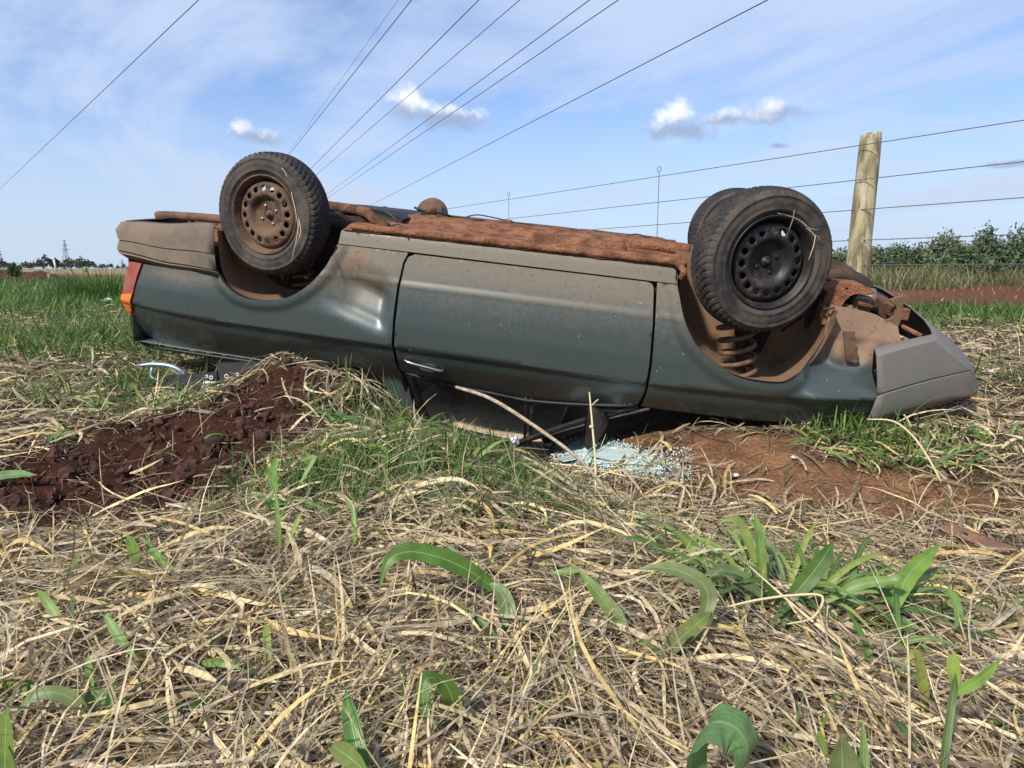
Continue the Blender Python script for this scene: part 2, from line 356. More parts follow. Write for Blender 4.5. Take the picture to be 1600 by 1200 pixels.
def gz(X, Y):
    X = np.asarray(X, float); Y = np.asarray(Y, float)
    z = gz0(X, Y)
    z = z + .19*blob(X, Y, -1.04, 3.25, .25, .22) + .09*blob(X, Y, -.68, 3.2, .2, .2) + .06*blob(X, Y, -1.4, 2.85, .35, .22)+.05*blob(X, Y, -.2, 2.35, .5, .3)-.05*blob(X, Y, -1.3, 2.2, .5, .3)
    wob = np.sin(X*7.1+1.3*np.sin(Y*5.3))*np.sin(Y*6.3+1.1*np.sin(X*4.7)); wob2 = np.sin(X*17+2*np.sin(Y*11))*np.sin(Y*15+2*np.sin(X*13))
    return z+.014*wob+.006*wob2-.03*(1-sstep(np.hypot(X, Y-2), 5, 9))
def on_ground(px, py, lift=0.):
    r = at(px, py, 1.)-CAMP; t = .3; st = .01
    for _ in range(900):
        p = CAMP+r*t
        if p[2] < float(gz(p[0], p[1]))+lift: break
        st = max(.01, t*.008); t += st
    return CAMP+r*t
SOILC = [(*on_ground(px, py)[:2], rx, ry, a) for (px, py, rx, ry, a) in [(435, 625, .26, .22, 1.3), (360, 665, .28, .2, 1.1), (270, 700, .30, .25, 1.), (150, 710, .32, .25, .9), (60, 760, .32, .25, 1.), (200, 790, .36, .25, 1.), (80, 835, .26, .2, .9), (330, 760, .2, .2, .7), (1200, 1130, .10, .13, 1.2), (1215, 1060, .08, .09, .9), (1430, 960, .09, .09, .9), (1520, 868, .12, .10, .8)]]
BANKC = [(*on_ground(px, py)[:2], rx, ry, a) for (px, py, rx, ry, a) in [(1010, 680, .22, .2, 1.2), (1120, 715, .22, .18, 1.2), (1200, 735, .22, .2, 1.2), (1300, 760, .25, .22, 1.4), (1400, 775, .24, .2, 1.3), (1490, 790, .2, .17, 1.3), (1200, 770, .2, .12, .8), (950, 718, .2, .15, 1.2), (870, 735, .2, .14, 1.), (960, 765, .2, .12, .6), (1180, 690, .3, .1, 1.)]]
def soil_mask(X, Y):
    """where dark churned soil lies bare: the heap, the hollow, small scrapes"""
    m = sum(a*blob(X, Y, x, y, rx, ry) for x, y, rx, ry, a in SOILC)
    return np.clip(m*(1+.35*np.sin(X*11+2*np.sin(Y*9))), 0, 1)
def bank_mask(X, Y):
    m = sum(a*blob(X, Y, x, y, rx, ry) for x, y, rx, ry, a in BANKC)+1.*blob(X, Y, 0., 4., .9, .6)
    return np.clip(m*(1+.3*np.sin(X*13+2*np.sin(Y*8))), 0, 1)
def build_ground():
    def axis(a0, a1, st, lim):
        fine = list(np.arange(a0, a1, st)); s_, x = st, a1; up = []
        while x < lim: up.append(x); s_ *= 1.16; x += s_
        s_, x = st, a0-st; dn = []
        while x > -lim: dn.append(x); s_ *= 1.16; x -= s_
        return np.array(dn[::-1]+fine+up)
    xs = axis(-3.6, 3.6, .026, 5000); ys = axis(.2, 5.2, .026, 5000); ys = ys[ys > -400]
    X, Y = np.meshgrid(xs, ys); Z = gz(X, Y)
    sm_, bk = soil_mask(X, Y), bank_mask(X, Y)
    amp = .004+.042*sm_+.006*bk
    near = (np.abs(X) < 4.2) & (Y < 5.8) & (Y > 0)
    for i, j in zip(*np.nonzero(near)):
        p = Vector((X[i, j]*9, Y[i, j]*9, 0)); h = mnoise.noise(p)*.55+mnoise.noise(p*2.7)*.45
        if sm_[i, j] > .15: h += mnoise.noise(p*5.5)*.55+mnoise.noise(p*1.3)*.5
        Z[i, j] += h*amp[i, j]
    C = np.empty(X.shape+(3,)); C[:] = (.115, .068, .04)
    def put(m, c):
        nonlocal C
        C = C*(1-m[..., None])+np.array(c)*m[..., None]
    n = np.sin(X*1.7+np.sin(Y*.9)*1.3)*.5+np.sin(Y*2.3+np.sin(X*1.1)*2)*.5
    put(sm_, (.068, .026, .015)); put(bk, (.33, .165, .085))
    Yn = Y+n*.8
    put(sstep(Y, 6., 7.5)*(X < 0), (.075, .09, .03)); put(sstep(Yn, 5.8, 6.6)*(X > 0), (.10, .095, .035))
    put(sstep(Yn+.3*X, 11.5, 12.6)*(1-sstep(Yn, 24, 26))*(X > 3)*(.72+.28*np.sin(X*1.9+1.5*np.sin(Y*1.1))), (.195, .05, .028)); put(.5*sstep(np.sin(X*.8+2*np.sin(Y*.9))+np.sin(Y*2.6), .9, 1.6)*(Y > 11)*(Y < 24)*(X > 3), (.24, .15, .09))
    put(sstep(Y, 24, 27), (.10, .11, .04)); put(sstep(Y+n*3, 36, 44), (.16, .085, .05)); put(sstep(Y, 62, 75), (.27, .21, .12)); put(sstep(Y, 500, 900), (.10, .12, .07))
    ny, nx = X.shape; idx = np.arange(nx*ny).reshape(ny, nx)
    Q = np.stack([idx[:-1, :-1], idx[:-1, 1:], idx[1:, 1:], idx[1:, :-1]], -1).reshape(-1, 4)
    g = big('ground', np.stack([X, Y, Z], -1).reshape(-1, 3), Q, C.reshape(-1, 3), 'soil'); tag(g, kind='structure')
build_ground()

# ------------------------------------------------------------------ overturned car (modelled upside down: x to the nose, y away from its driver side, z to its underside)
CO = Vector((-1.26818, 3.84722, 1.03933))
CR = Matrix(((.97530, .20140, .09060), (-.18960, .97400, -.12410), (-.11320, .10390, .98810)))
car = empty('overturned_car', CO); car.rotation_euler = CR.to_euler()
tag(car, 'dusty dark green two-door car lying upside down on its crushed roof', 'car')
CW = 1.66
PK = np.array([(-.87, .155), (-.83, .122), (-.76, .064), (-.70, .018), (-.640, -.010), (-.634, -.011), (-.628, -.030), (-.5, -.024), (-.40, -.012), (-.296, .003), (-.288, .001), (-.278, .010), (-.122, .042), (-.06, .058), (-.02, .085), (.2, .085)])
def prof(z): return np.interp(z, PK[:, 0], PK[:, 1])
def plan(x): x = np.asarray(x, float); return .06*np.maximum(0, (-.4-x)/.5)**2+.09*np.maximum(0, (x-2.5)/.9)**2
ZCX = np.array([(-1.1, -.60), (-.35, -.624), (.7, -.628), (2.05, -.634), (2.65, -.616), (3.15, -.57)])
def Yb(x, z):
    x = np.asarray(x, float); z = np.asarray(z, float); dzc = np.interp(x, ZCX[:, 0], ZCX[:, 1])+.628
    return prof(z-dzc*np.clip((-.42-z)/.12, 0, 1)*np.clip((z+.80)/.1, 0, 1))+plan(x)
def dust_f(x, z):
    d = .85-sstep(-z, .12, .44)*.68-.17*sstep(-z, .40, .60)
    d = d*(.75+.25*sstep(x, -.5, 1.5))
    return d
def resample(P, st):
    out = []; n = len(P)
    for i in range(n):
        a, b = np.asarray(P[i], float), np.asarray(P[(i+1) % n], float); k = max(1, int(np.linalg.norm(b-a)/st))
        for j in range(k): out.append(a+(b-a)*j/k)
    return out
def panel(name, outline, parent, yf=Yb, mat='car_paint', st=.02, lip=.022, dust=dust_f, creases=(), mirror=False, holes=()):
    B = resample(outline, st); nb = len(B)
    pts = [Vector(p) for p in B]; edges = [(i, (i+1) % nb) for i in range(nb)]; cpts = []
    for cr in creases:
        prev = None
        for a, b in zip(cr[:-1], cr[1:]):
            a, b = np.array(a), np.array(b); k = max(1, int(np.linalg.norm(b-a)/st))
            for j in range(k+1):
                p = a+(b-a)*j/k
                if inpoly(p[0], p[1], outline) and min(np.hypot(B_[0]-p[0], B_[1]-p[1]) for B_ in B) > st*.5:
                    pts.append(Vector(p)); cpts.append(p)
                    if prev is not None: edges.append((prev, len(pts)-1))
                    prev = len(pts)-1
                else: prev = None
    for h in holes:
        H = resample(h, st*.7); k = len(pts); pts += [Vector(p) for p in H]; edges += [(k+i, k+(i+1) % len(H)) for i in range(len(H))]
    P = np.array([[p.x, p.y] for p in pts]); lo, hi = P.min(0), P.max(0)
    gx, gy = np.meshgrid(np.arange(lo[0], hi[0], st), np.arange(lo[1], hi[1], st*.87)); gx = gx+(np.arange(gx.shape[0]) % 2)[:, None]*st*.5
    gx, gy = gx.ravel(), gy.ravel(); ok = inpoly_np(gx, gy, outline)
    for h in holes: ok &= ~inpoly_np(gx, gy, h)
    gx, gy = gx[ok], gy[ok]; d = np.full(len(gx), 9.)
    for q in P: d = np.minimum(d, (gx-q[0])**2+(gy-q[1])**2)
    ok = d > (st*.6)**2; pts += [Vector((a, b)) for a, b in zip(gx[ok], gy[ok])]
    vo, eo, fo, *_ = delaunay_2d_cdt(pts, edges, [], 0, 1e-6)
    X = np.array([p.x for p in vo]); Z = np.array([p.y for p in vo]); Fa = np.array([q for q in fo if len(q) == 3]); cx, cz = X[Fa].mean(1), Z[Fa].mean(1)
    keep = inpoly_np(cx, cz, outline)
    for h in holes: keep &= ~inpoly_np(cx, cz, h)
    Fa = Fa[keep]; Yv = yf(X, Z); V = np.stack([X, Yv, Z], 1)
    es = set()
    for q in Fa:
        for a, b in ((q[0], q[1]), (q[1], q[2]), (q[2], q[0])): es.add((a, b))
    bd = [(a, b) for (a, b) in es if (b, a) not in es]
    Vl = [tuple(p) for p in V]; Fl = [tuple(q) for q in Fa]; m1, m2 = {}, {}
    for a, b in bd:
        for i in (a, b):
            if i not in m1:
                m1[i] = len(Vl); Vl.append(tuple(V[i])); m2[i] = len(Vl); Vl.append((V[i][0], V[i][1]+lip, V[i][2]))
        Fl.append((m1[b], m1[a], m2[a], m2[b]))
    Vn = np.array(Vl)
    D = np.clip(dust(Vn[:, 0], Vn[:, 2]), 0, 1) if dust else np.zeros(len(Vn))
    o = mk(name, Vn, Fl, mat, parent, attrs={'dust': D})
    if mirror:
        W2 = Vn.copy(); W2[:, 1] = CW-W2[:, 1]; mk(name, W2, [tuple(q)[::-1] for q in Fl], mat, parent, attrs={'dust': D})
    return o
c_light = [(.34, -.286), (2.17, -.292)]; c_dark = [(x, z+.0005) for x, z in ZCX]
c_dark2 = [(p[0], p[1]-.0065) for p in c_dark]
rarch = [(-.318, -.36), (-.287, -.404), (-.215, -.453), (-.114, -.472), (.025, -.458), (.125, -.419), (.224, -.343), (.296, -.252), (.334, -.17), (.352, -.127)]
rarch_s = [tuple(p) for p in sm(rarch, 4)]
def y_quarter(x, z):
    y = Yb(x, z)
    # rolled wheel-arch flare
    A = np.array(rarch_s); d = np.full(np.shape(x), 9.)
    for p, q in zip(A[:-1], A[1:]):
        e = q-p; t = np.clip(((x-p[0])*e[0]+(z-p[1])*e[1])/(e@e), 0, 1); d = np.minimum(d, np.hypot(x-p[0]-t*e[0], z-p[1]-t*e[1]))
    y = y-.016*(1-sstep(d, .028, .062))
    # caved-in panel between arch and door: deep above a sharp bottom fold
    p0, p1 = np.array((.235, -.47)), np.array((.69, -.606)); e = (p1-p0)/np.linalg.norm(p1-p0); nrm = np.array((-e[1], e[0]))
    h = (x-p0[0])*nrm[0]+(z-p0[1])*nrm[1]      # height above the fold
    s_ = (x-p0[0])*e[0]+(z-p0[1])*e[1]
    env = sstep(s_, -.02, .22)*(1-sstep(x, .60, .70))
    dep = .062*sstep(h, 0., .15)*(1-sstep(h, .17, .36))*env
    y = y+dep+.012*env*np.sin(np.clip(h, 0, .3)*38)*sstep(h, .05, .1)*(1-sstep(h, .2, .3))
    y = y+.018*blob(x, z, .33, -.72, .16, .05)
    return y
q_out = [(-.835, -.366), (-.504, -.362), (-.32, -.384)] + rarch_s + [(.744, -.128), (.722, -.18), (.706, -.313), (.700, -.452), (.700, -.62), (.703, -.775), (.745, -.90), (.80, -1.10), (.715, -1.08), (.65, -.985), (.575, -.87), (.52, -.818), (.452, -.812), (0., -.862), (-.457, -.872), (-1.07, -.85), (-1.085, -.81), (-1.05, -.735), (-1.02, -.70), (-.99, -.695), (-.925, -.596), (-.888, -.494)]
def dust_q(x, z): return np.clip(dust_f(x, z)*.9+.5*blob(x, z, -.55, -.40, .4, .05)+.45*blob(x, z, .45, -.3, .2, .2), 0, 1)
panel('rear_quarter_panel', q_out, car, y_quarter, creases=[c_dark[:3], c_dark2[:3], [(.235, -.47), (.69, -.606)], c_light], dust=dust_q, mirror=False, st=.018)
panel('rear_quarter_panel', q_out, car, lambda x, z: CW-Yb(x, z), st=.05, lip=-.02)
d_out = [(.78, -.132), (1.995, -.134), (2.018, -.142), (2.028, -.165), (2.048, -.335), (2.060, -.533), (2.058, -.678), (2.034, -.782), (1.947, -.806), (1.751, -.828), (1.447, -.856), (1.251, -.842), (.945, -.828), (.72, -.785), (.716, -.618), (.714, -.511), (.720, -.323), (.734, -.185), (.75, -.148)]
door = panel('door', d_out, car, Yb, creases=[c_light, c_dark, c_dark2], st=.018)
panel('door', d_out, car, lambda x, z: CW-Yb(x, z), st=.05, lip=-.02)
s_out = [(.36, -.052), (.746, -.042), (1.293, -.036), (2.125, -.034), (2.138, -.126), (2.027, -.126), (.762, -.122), (.352, -.122)]
sill = panel('sill_panel', s_out, car, lambda x, z: Yb(x, z)-.004, st=.02, dust=lambda x, z: np.full(np.shape(x), .74)); panel('sill_panel', s_out, car, lambda x, z: CW-Yb(x, z), st=.06, lip=-.02)
farch = [(2.137, -.13), (2.155, -.18), (2.199, -.296), (2.269, -.4), (2.368, -.479), (2.477, -.529), (2.586, -.545), (2.69, -.541), (2.745, -.512), (2.818, -.43), (2.861, -.335), (2.884, -.244), (2.893, -.158)]
farch_s = [tuple(p) for p in sm(farch, 4)]
def y_fender(x, z):
    y = Yb(x, z)
    A = np.array(farch_s[:34]); d = np.full(np.shape(x), 9.)
    for p, q in zip(A[:-1], A[1:]):
        e = q-p; t = np.clip(((x-p[0])*e[0]+(z-p[1])*e[1])/(e@e), 0, 1); d = np.minimum(d, np.hypot(x-p[0]-t*e[0], z-p[1]-t*e[1]))
    y = y-.018*(1-sstep(d, .03, .07))
    # crumple behind the arch: recessed valance above, shelf facing up, then the flank again
    zt = -.435+.02*(x-2.9); zb = -.575+.03*(x-2.9)
    k = sstep(x, 2.72, 2.90)
    rec = .10*sstep(z, zb, zt)
    y = y+k*rec+k*.03*sstep(z, -.30, -.16)-.03*k*blob(x, z, 2.86, -.585, .12, .03)
    y = y+k*.016*np.sin(x*17+z*9)*np.sin(z*23+x*4)*sstep(z, zb+.1, zt)
    y = y+.014*k*np.sin(x*46)*sstep(z, -.45, -.40)*(1-sstep(z, -.34, -.30))
    return y
f_out = [(2.040, -.131)]+farch_s+[(3.012, -.166), (3.119, -.185), (3.226, -.229), (3.24, -.29), (3.12, -.34), (3.13, -.45), (3.15, -.53), (3.15, -.62), (3.128, -.728), (2.90, -.752), (2.616, -.772), (2.055, -.79), (2.072, -.676), (2.074, -.532), (2.060, -.333)]
def dust_fe(x, z): return np.clip(dust_f(x, z)+1.1*sstep(x, 2.80, 2.9)*sstep(z, -.47, -.36)-.65*blob(x, z, 3.03, -.335, .06, .05)-.4*blob(x, z, 2.92, -.37, .05, .08), 0, 1)
fender = panel('front_fender', f_out, car, y_fender, creases=[c_dark, c_dark2, c_light], dust=dust_fe, st=.018); panel('front_fender', f_out, car, lambda x, z: CW-Yb(x, z), st=.05, lip=-.02)

for jo in ([(.655, -.10), (.80, -.10), (.80, -.775), (.655, -.765)], [(1.97, -.10), (2.12, -.10), (2.12, -.76), (1.97, -.775)], [(.81, -.10), (1.96, -.10), (1.96, -.17), (.81, -.17)]):
    panel('door_jamb', jo, car, lambda x, z: Yb(x, z)+.035, mat='interior_dark', st=.05, dust=None)
def loft(name, rows, mat, parent, thick=.0):
    n, m = len(rows), len(rows[0]); V = [p for r in rows for p in r]; Fc = [(i*m+j, i*m+j+1, (i+1)*m+j+1, (i+1)*m+j) for i in range(n-1) for j in range(m-1)]
    o = mk(name, V, Fc, mat, parent)
    if thick: md = o.modifiers.new('thickness', 'SOLIDIFY'); md.thickness = thick; md.offset = 0
    return o
def sharp(o, ang=35):
    me = o.data; bm = bmesh.new(); bm.from_mesh(me)
    for e in bm.edges: e.smooth = not (len(e.link_faces) == 2 and e.calc_face_angle(0) > R_(ang))
    bm.to_mesh(me); bm.free()
# front bumper: near flank, rounded corner, nose, far flank; levels run from its lip (up) to its upper edge (down)
def front_bumper():
    rear = [(3.10, -.325, .018), (3.108, -.36, -.012), (3.138, -.48, -.020), (3.146, -.540, -.020), (3.148, -.548, -.006), (3.150, -.556, -.020), (3.148, -.62, -.012), (3.145, -.66, .0), (3.130, -.725, .012)]
    front = [(3.335, -.243, .02), (3.365, -.262, -.006), (3.535, -.368, -.012), (3.558, -.386, -.008), (3.556, -.391, .006), (3.566, -.396, -.008), (3.618, -.492, -.004), (3.622, -.51, .004), (3.600, -.533, .03)]
    rows = []
    for (xr, zr, yr), (xf, zf, yf_) in zip(rear, front):
        r = []
        for t in np.linspace(0, 1, 12):
            x, z = xr+(xf-xr)*t, zr+(zf-zr)*t; r.append((x, float(Yb(x, -.3))+.02*t*t+yr+(yf_-yr)*t, z+.012*math.sin(t*math.pi)*(1 if zr < -.5 else .4)))
        x0, y0, z0 = r[-1]
        for (dx, dy, dz) in [(.022, .02, .002), (.04, .06, .006), (.065, .16, .012), (.09, .34, .03), (.105, .6, .05), (.105, .9, .07), (.085, 1.12, .09), (.05, 1.26, .10), (0., 1.33, .10), (-.12, 1.37, .09), (-.3, 1.42, .06)]:
            r.append((x0+dx, y0+dy, z0+dz*(1 if zf > -.45 else .8)))
        rows.append(r)
    o = loft('front_bumper', rows, 'bumper_grey', car, .006); sharp(o, 24); return o
fbump = front_bumper()
def rear_bumper():
    front = [(-.345, -.088, .02), (-.342, -.098, -.022), (-.338, -.16, -.036), (-.334, -.245, -.038), (-.334, -.25, -.026), (-.333, -.256, -.036), (-.328, -.335, -.034), (-.325, -.341, -.02), (-.322, -.347, -.03), (-.318, -.384, .012)]
    rear = [(-.91, -.140, .02), (-.955, -.150, -.018), (-.985, -.19, -.03), (-.972, -.242, -.028), (-.966, -.248, -.012), (-.972, -.254, -.026), (-.990, -.30, -.024), (-.988, -.318, -.012), (-.985, -.323, -.018), (-.955, -.352, .02)]
    rows = []
    for (xf, zf, yf_), (xr, zr, yr) in zip(front, rear):
        r = []
        for t in np.linspace(0, 1, 14):
            x, z = xf+(xr-xf)*t, zf+(zr-zf)*t; r.append((x, float(plan(x))*.7+yf_+(yr-yf_)*t, z+.004*math.sin(t*9)))
        x0, y0, z0 = r[-1]
        for (dx, dy) in [(-.025, .02), (-.045, .07), (-.06, .2), (-.075, .45), (-.08, .8), (-.075, 1.1), (-.055, 1.3), (-.02, 1.42), (.1, 1.47), (.4, 1.5)]: r.append((x0+dx, y0+dy, z0))
        rows.append(r[::-1])
    o = loft('rear_bumper', rows, 'bumper_brown', car, .006); sharp(o, 24); return o
rear_bumper()
# tail lamp wrapped round the rear corner
def tail_lamp():
    pr = [(-.945, -.366), (-.850, -.366), (-.884, -.45), (-.912, -.54), (-.935, -.60), (-.985, -.69), (-1.015, -.69), (-1.02, -.62), (-1.0, -.55), (-.975, -.45)]
    root = panel('tail_lamp', pr, car, lambda x, z: Yb(x, z)-.006, mat='tail_red', st=.015, dust=None, lip=.05)
    po = [(-1.004, -.562), (-.914, -.545), (-.94, -.608), (-.986, -.692), (-1.017, -.692), (-1.022, -.62)]
    panel('amber_lens', po, root, lambda x, z: Yb(x, z)-.0115, mat='tail_orange', st=.015, dust=None, lip=.02)
    panel('tail_lamp', pr, car, lambda x, z: CW-Yb(x, z)+.006, mat='tail_red', st=.03, dust=None, lip=-.05)
tail_lamp()

# sheet from a grid function
def sheet(name, fn, nu, nv, mat, parent, thick=0., attrs=None):
    V = [fn(i/(nu-1), j/(nv-1)) for j in range(nv) for i in range(nu)]; Fc = [(j*nu+i, j*nu+i+1, (j+1)*nu+i+1, (j+1)*nu+i) for j in range(nv-1) for i in range(nu-1)]
    o = mk(name, V, Fc, mat, parent, attrs=attrs and {k: [v]*len(V) for k, v in attrs.items()})
    if thick: md = o.modifiers.new('thickness', 'SOLIDIFY'); md.thickness = thick; md.offset = 0
    return o
nz = lambda x, y, s_=1.: mnoise.noise(Vector((x*s_, y*s_, 3.3)))
sheet('hood', lambda u, v: (2.08+1.42*u, .10+1.46*v+.10*u*(1-2*v), -.795+.05*u-.03*math.sin(v*math.pi)+.012*nz(u, v, 5)), 24, 20, 'car_paint', car, .004, {'dust': .1})
sheet('trunk_lid', lambda u, v: (-1.03+1.35*u, .14+1.38*v, -.862+.01*nz(u, v, 4)), 16, 12, 'car_paint', car, .004, {'dust': .1})
sheet('rear_panel', lambda u, v: (-1.0-.03*math.sin(u*math.pi), .12+1.42*u, -.86+.72*v), 10, 8, 'car_paint', car, .004, {'dust': .4})
rz = lambda x, y: -1.175-.02*math.sin(min(max((y-.2)/1.25, 0), 1)*math.pi)+.018*nz(x, y, 4)
sheet('roof', lambda u, v: (.62+.95*u+.0*v, .16+1.36*v, rz(.62+.95*u, .16+1.36*v)-.03), 20, 20, 'black_trim', car, .004)
sheet('headliner', lambda u, v: (.64+.94*u, .295+1.18*v, rz(.66+.86*u, .3+1.18*v)+.012+.24*v*v+(.02+.03*math.sin(u*4.2))*float(sstep(v, .0, .28))+.02*nz(u, v, 5)), 22, 22, 'headliner', car)
sheet('firewall', lambda u, v: (2.10+.05*v, .1+1.46*u, -.80+.75*v), 6, 6, 'interior_dark', car, .01)
sheet('rear_bulkhead', lambda u, v: (.42-.1*v, .12+1.42*u, -.85+.75*v), 6, 6, 'interior_dark', car, .01)
# seats hanging from the floor
for sx in (1.05,):
    for sy in (.18, .90):
        st_ = empty('seat'); st_.parent = car
        box('seat_cushion', (sx+.2, sy+.28, -.36), (.50, .50, .16), 'interior_dark', st_, bev=.05); box('seat_back', (sx-.12, sy+.28, -.62), (.14, .48, .56), 'interior_dark', st_, bev=.05)
box('rear_bench', (.62, .83, -.45), (.4, 1.3, .3), 'interior_dark', car, bev=.05)
box('dashboard', (1.95, .83, -.72), (.34, 1.4, .22), 'interior_dark', car, bev=.05)
# window frame of the driver's door, pillars, mirror
yw = lambda z: .135+(-.85-z)*.42
def wp(x, z, dy=0.): return (x, yw(z)+dy, z)
fr = tube('window_frame', [wp(.765, -.80), wp(.79, -.93), wp(.835, -1.09), wp(.90, -1.135), wp(1.10, -1.165), wp(1.38, -1.185)], .020, 'black_trim', door, 8, 4)
tube('window_frame', [wp(1.38, -1.185), wp(1.50, -1.10), wp(1.79, -.925), wp(2.04, -.80)], .019, 'black_trim', door, 8, 2)
for dx in (-.012, .022): tube('quarter_light_divider', [wp(1.442+dx, -.85), wp(1.440+dx, -1.165)], .0085, 'black_trim', door, 6, 0)
tube('belt_seal', [wp(.745, -.80, -.012), wp(.945, -.838, -.012), wp(1.251, -.853, -.012), wp(1.447, -.866, -.01), wp(1.751, -.838, -.012), wp(2.03, -.795, -.012)], .011, 'black_trim', door, 6, 3)
tube('a_pillar', [(2.09, .17, -.80), (1.80, .27, -.975), (1.53, .34, -1.15)], .034, 'black_trim', car, 8, 3); tube('a_pillar', [(2.09, 1.5, -.80), (1.80, 1.4, -.975), (1.53, 1.34, -1.15)], .034, 'black_trim', car, 8, 3)
tube('drip_rail', [wp(1.36, -1.205, .03), wp(1.52, -1.115, .03), wp(1.82, -.945, .03), wp(2.10, -.80, .0)], .012, 'chrome_dull', car, 6, 2)
tube('b_pillar_trim', [wp(.70, -.79), wp(.735, -.93), wp(.79, -1.10)], .014, 'black_trim', car, 6, 3)
def mirror_():
    r = panel('door_mirror', [(1.775, -.845), (1.80, -.83), (1.865, -.855), (1.895, -.90), (1.885, -.955), (1.845, -1.03), (1.808, -1.075), (1.782, -1.06), (1.776, -.95)], car, lambda x, z: .06+1.2*(np.abs(x-1.83))**2*8+.3*(z+.95)**2, mat='black_plastic', st=.014, lip=.085, dust=None)
    mk('mirror_glass', [(1.77, .07, -.86), (1.77, .14, -.86), (1.774, .14, -1.04), (1.774, .07, -1.04)], [(0, 1, 2, 3)], 'chrome_dull', r, False)
    sheet('mirror_base', lambda u, v: (1.83+.17*u, .12+.02*v, -.865+.035*v-.05*u*(1-v)*.0+.02*u), 4, 3, 'black_plastic', r, .01)
mirror_()
# door handle
hd = empty('door_handle'); hd.parent = car
hy = lambda x, z: float(Yb(x, z))
mk('recess', *join(plate_vf([tuple(p) for p in sm([(.775, -.690), (.83, -.693), (.93, -.705), (.955, -.722), (.93, -.734), (.84, -.722), (.78, -.708), (.775, -.690)], 3)][:-1], hy(.86, -.71)-.003, hy(.86, -.71)+.004)), 'black_trim', hd)
tube('grip', [(.762, hy(.77, -.702)-.006, -.702), (.80, hy(.8, -.712)-.026, -.711), (.90, hy(.9, -.73)-.028, -.727), (.955, hy(.95, -.737)-.022, -.737), (.978, hy(.97, -.737)-.004, -.737)], [.007, .009, .010, .010, .007], 'chrome_dull', hd, 8, 4)
tube('latch_paddle', [(.845, hy(.85, -.742)-.012, -.741), (.875, hy(.87, -.75)-.02, -.748), (.92, hy(.92, -.75)-.018, -.753)], [.006, .010, .006], 'chrome_dull', hd, 8, 3)
# bent black rail under the tail, with clips
rail = tube('boot_edge_rail', [(-1.03, .20, -.872), (-.943, .18, -.893), (-.784, .165, -.892), (-.458, .155, -.890), (-.081, .15, -.885), (.283, .15, -.886), (.443, .16, -.92), (.543, .19, -.975), (.617, .22, -1.07), (.64, .24, -1.15)], .0125, 'black_trim', car, 8, 4)
for cx_ in (-.88, -.84, .12): box('clip', (cx_, .165, -.873), (.012, .012, .04), 'rust_plate', rail, bev=.002)
sheet('rear_glass_seal', lambda u, v: (.30+.35*u, .24+.9*v*.1, -.90-.25*u), 4, 3, 'interior_dark', car, .01)

# wheel arches: liner swept inwards from the arch edge plus an inner wall
def well(name, arch, depth, xin, mat_l, mat_b, y_off):
    A = np.array(arch); c = A.mean(0); rows = []
    for t in np.linspace(0, 1, 8):
        P = A*(1-.0*t); k = t**.8
        rows.append([(x, (float(Yb(x, -.3))+.012+y_off)*(1-t)+depth*t, z-.018*math.sin(t*math.pi)) for x, z in P])
    o = loft(name, rows, mat_l, car)
    top = .0
    poly = [tuple(p) for p in A]+[(A[-1][0], top), (A[0][0], top)]
    w = mk('inner_wall', *plate_vf(poly, depth, depth+.01), mat_b, o, False)
    o2 = mk(name, [(x, CW-y, z) for r in rows for (x, y, z) in r], [tuple(q.vertices)[::-1] for q in o.data.polygons], mat_l, car)
    return o
rl = well('wheel_well', [tuple(p) for p in sm([(-.345, -.12), (-.33, -.30)]+[(x, z-.004) for x, z in rarch[1:]], 3)], .42, 0, 'well_brown', 'well_dark', -.004)
fl = well('wheel_well', [tuple(p) for p in sm([(2.120, -.05)]+[(x+(.006 if x > 2.6 else -.006), z-.006) for x, z in farch], 3)], .46, 0, 'well_brown', 'well_brown', .02)
mk('opening_shade_plate', *plate_vf([(2.50, -.36), (2.70, -.33), (2.655, -.49), (2.535, -.52)], .445, .452), 'interior_dark', fl, False)  # dark plate stands in for the shade inside an opening
tube('wiring_fold', [(2.89, .1, -.16), (2.82, .22, -.21), (2.76, .34, -.30), (2.74, .44, -.36)], .007, 'well_dark', fl, 6)
# underbody
def floor_fn(u, v):
    x = -.95+4.05*u; y = .05+1.56*v
    z = -.045+.03*sstep(y, .05, .2)+.05*math.exp(-((y-.83)/.14)**2)-.012*abs(math.sin(y*13))*(1 if .2 < y < 1.4 else 0)+.008*nz(x, y, 6)+.005*nz(x, y, 17)
    if x < .3: z -= .16*float(sstep(.3-x, 0, .35))
    if x > 2.15: z -= .14*float(sstep(x-2.15, 0, .4))
    if x < .42 and y < .44: z -= .0
    return (x, y, float(z))
def build_floor():
    nu, nv = 170, 60; V = [floor_fn(i/(nu-1), j/(nv-1)) for j in range(nv) for i in range(nu)]; Fc = []
    for j in range(nv-1):
        for i in range(nu-1):
            x, y, _ = V[j*nu+i]
            if y < .46 or y > 1.2:
                if -.36 < x < .36 or 2.12 < x < 2.92: continue
            if x > 2.9: continue
            Fc.append((j*nu+i, j*nu+i+1, (j+1)*nu+i+1, (j+1)*nu+i))
    mk('floor_pan', V, Fc, 'mud_orange', car)
build_floor()
def rail_box(name, x0, x1, y, w, h, mat, z0=-.03):
    pts = []
    n = 26; rows = []
    for i in range(n):
        x = x0+(x1-x0)*i/(n-1); jz = .008*nz(x, y, 7); e = 1 if 0 < i < n-1 else .5
        rows.append([(x, y, z0-.02), (x, y+.006, z0+h*.75*e+jz), (x, y+.02, z0+h*e+jz), (x, y+w-.02, z0+h*e+jz*.6), (x, y+w, z0-.02)])
    return loft(name, rows, mat, car)
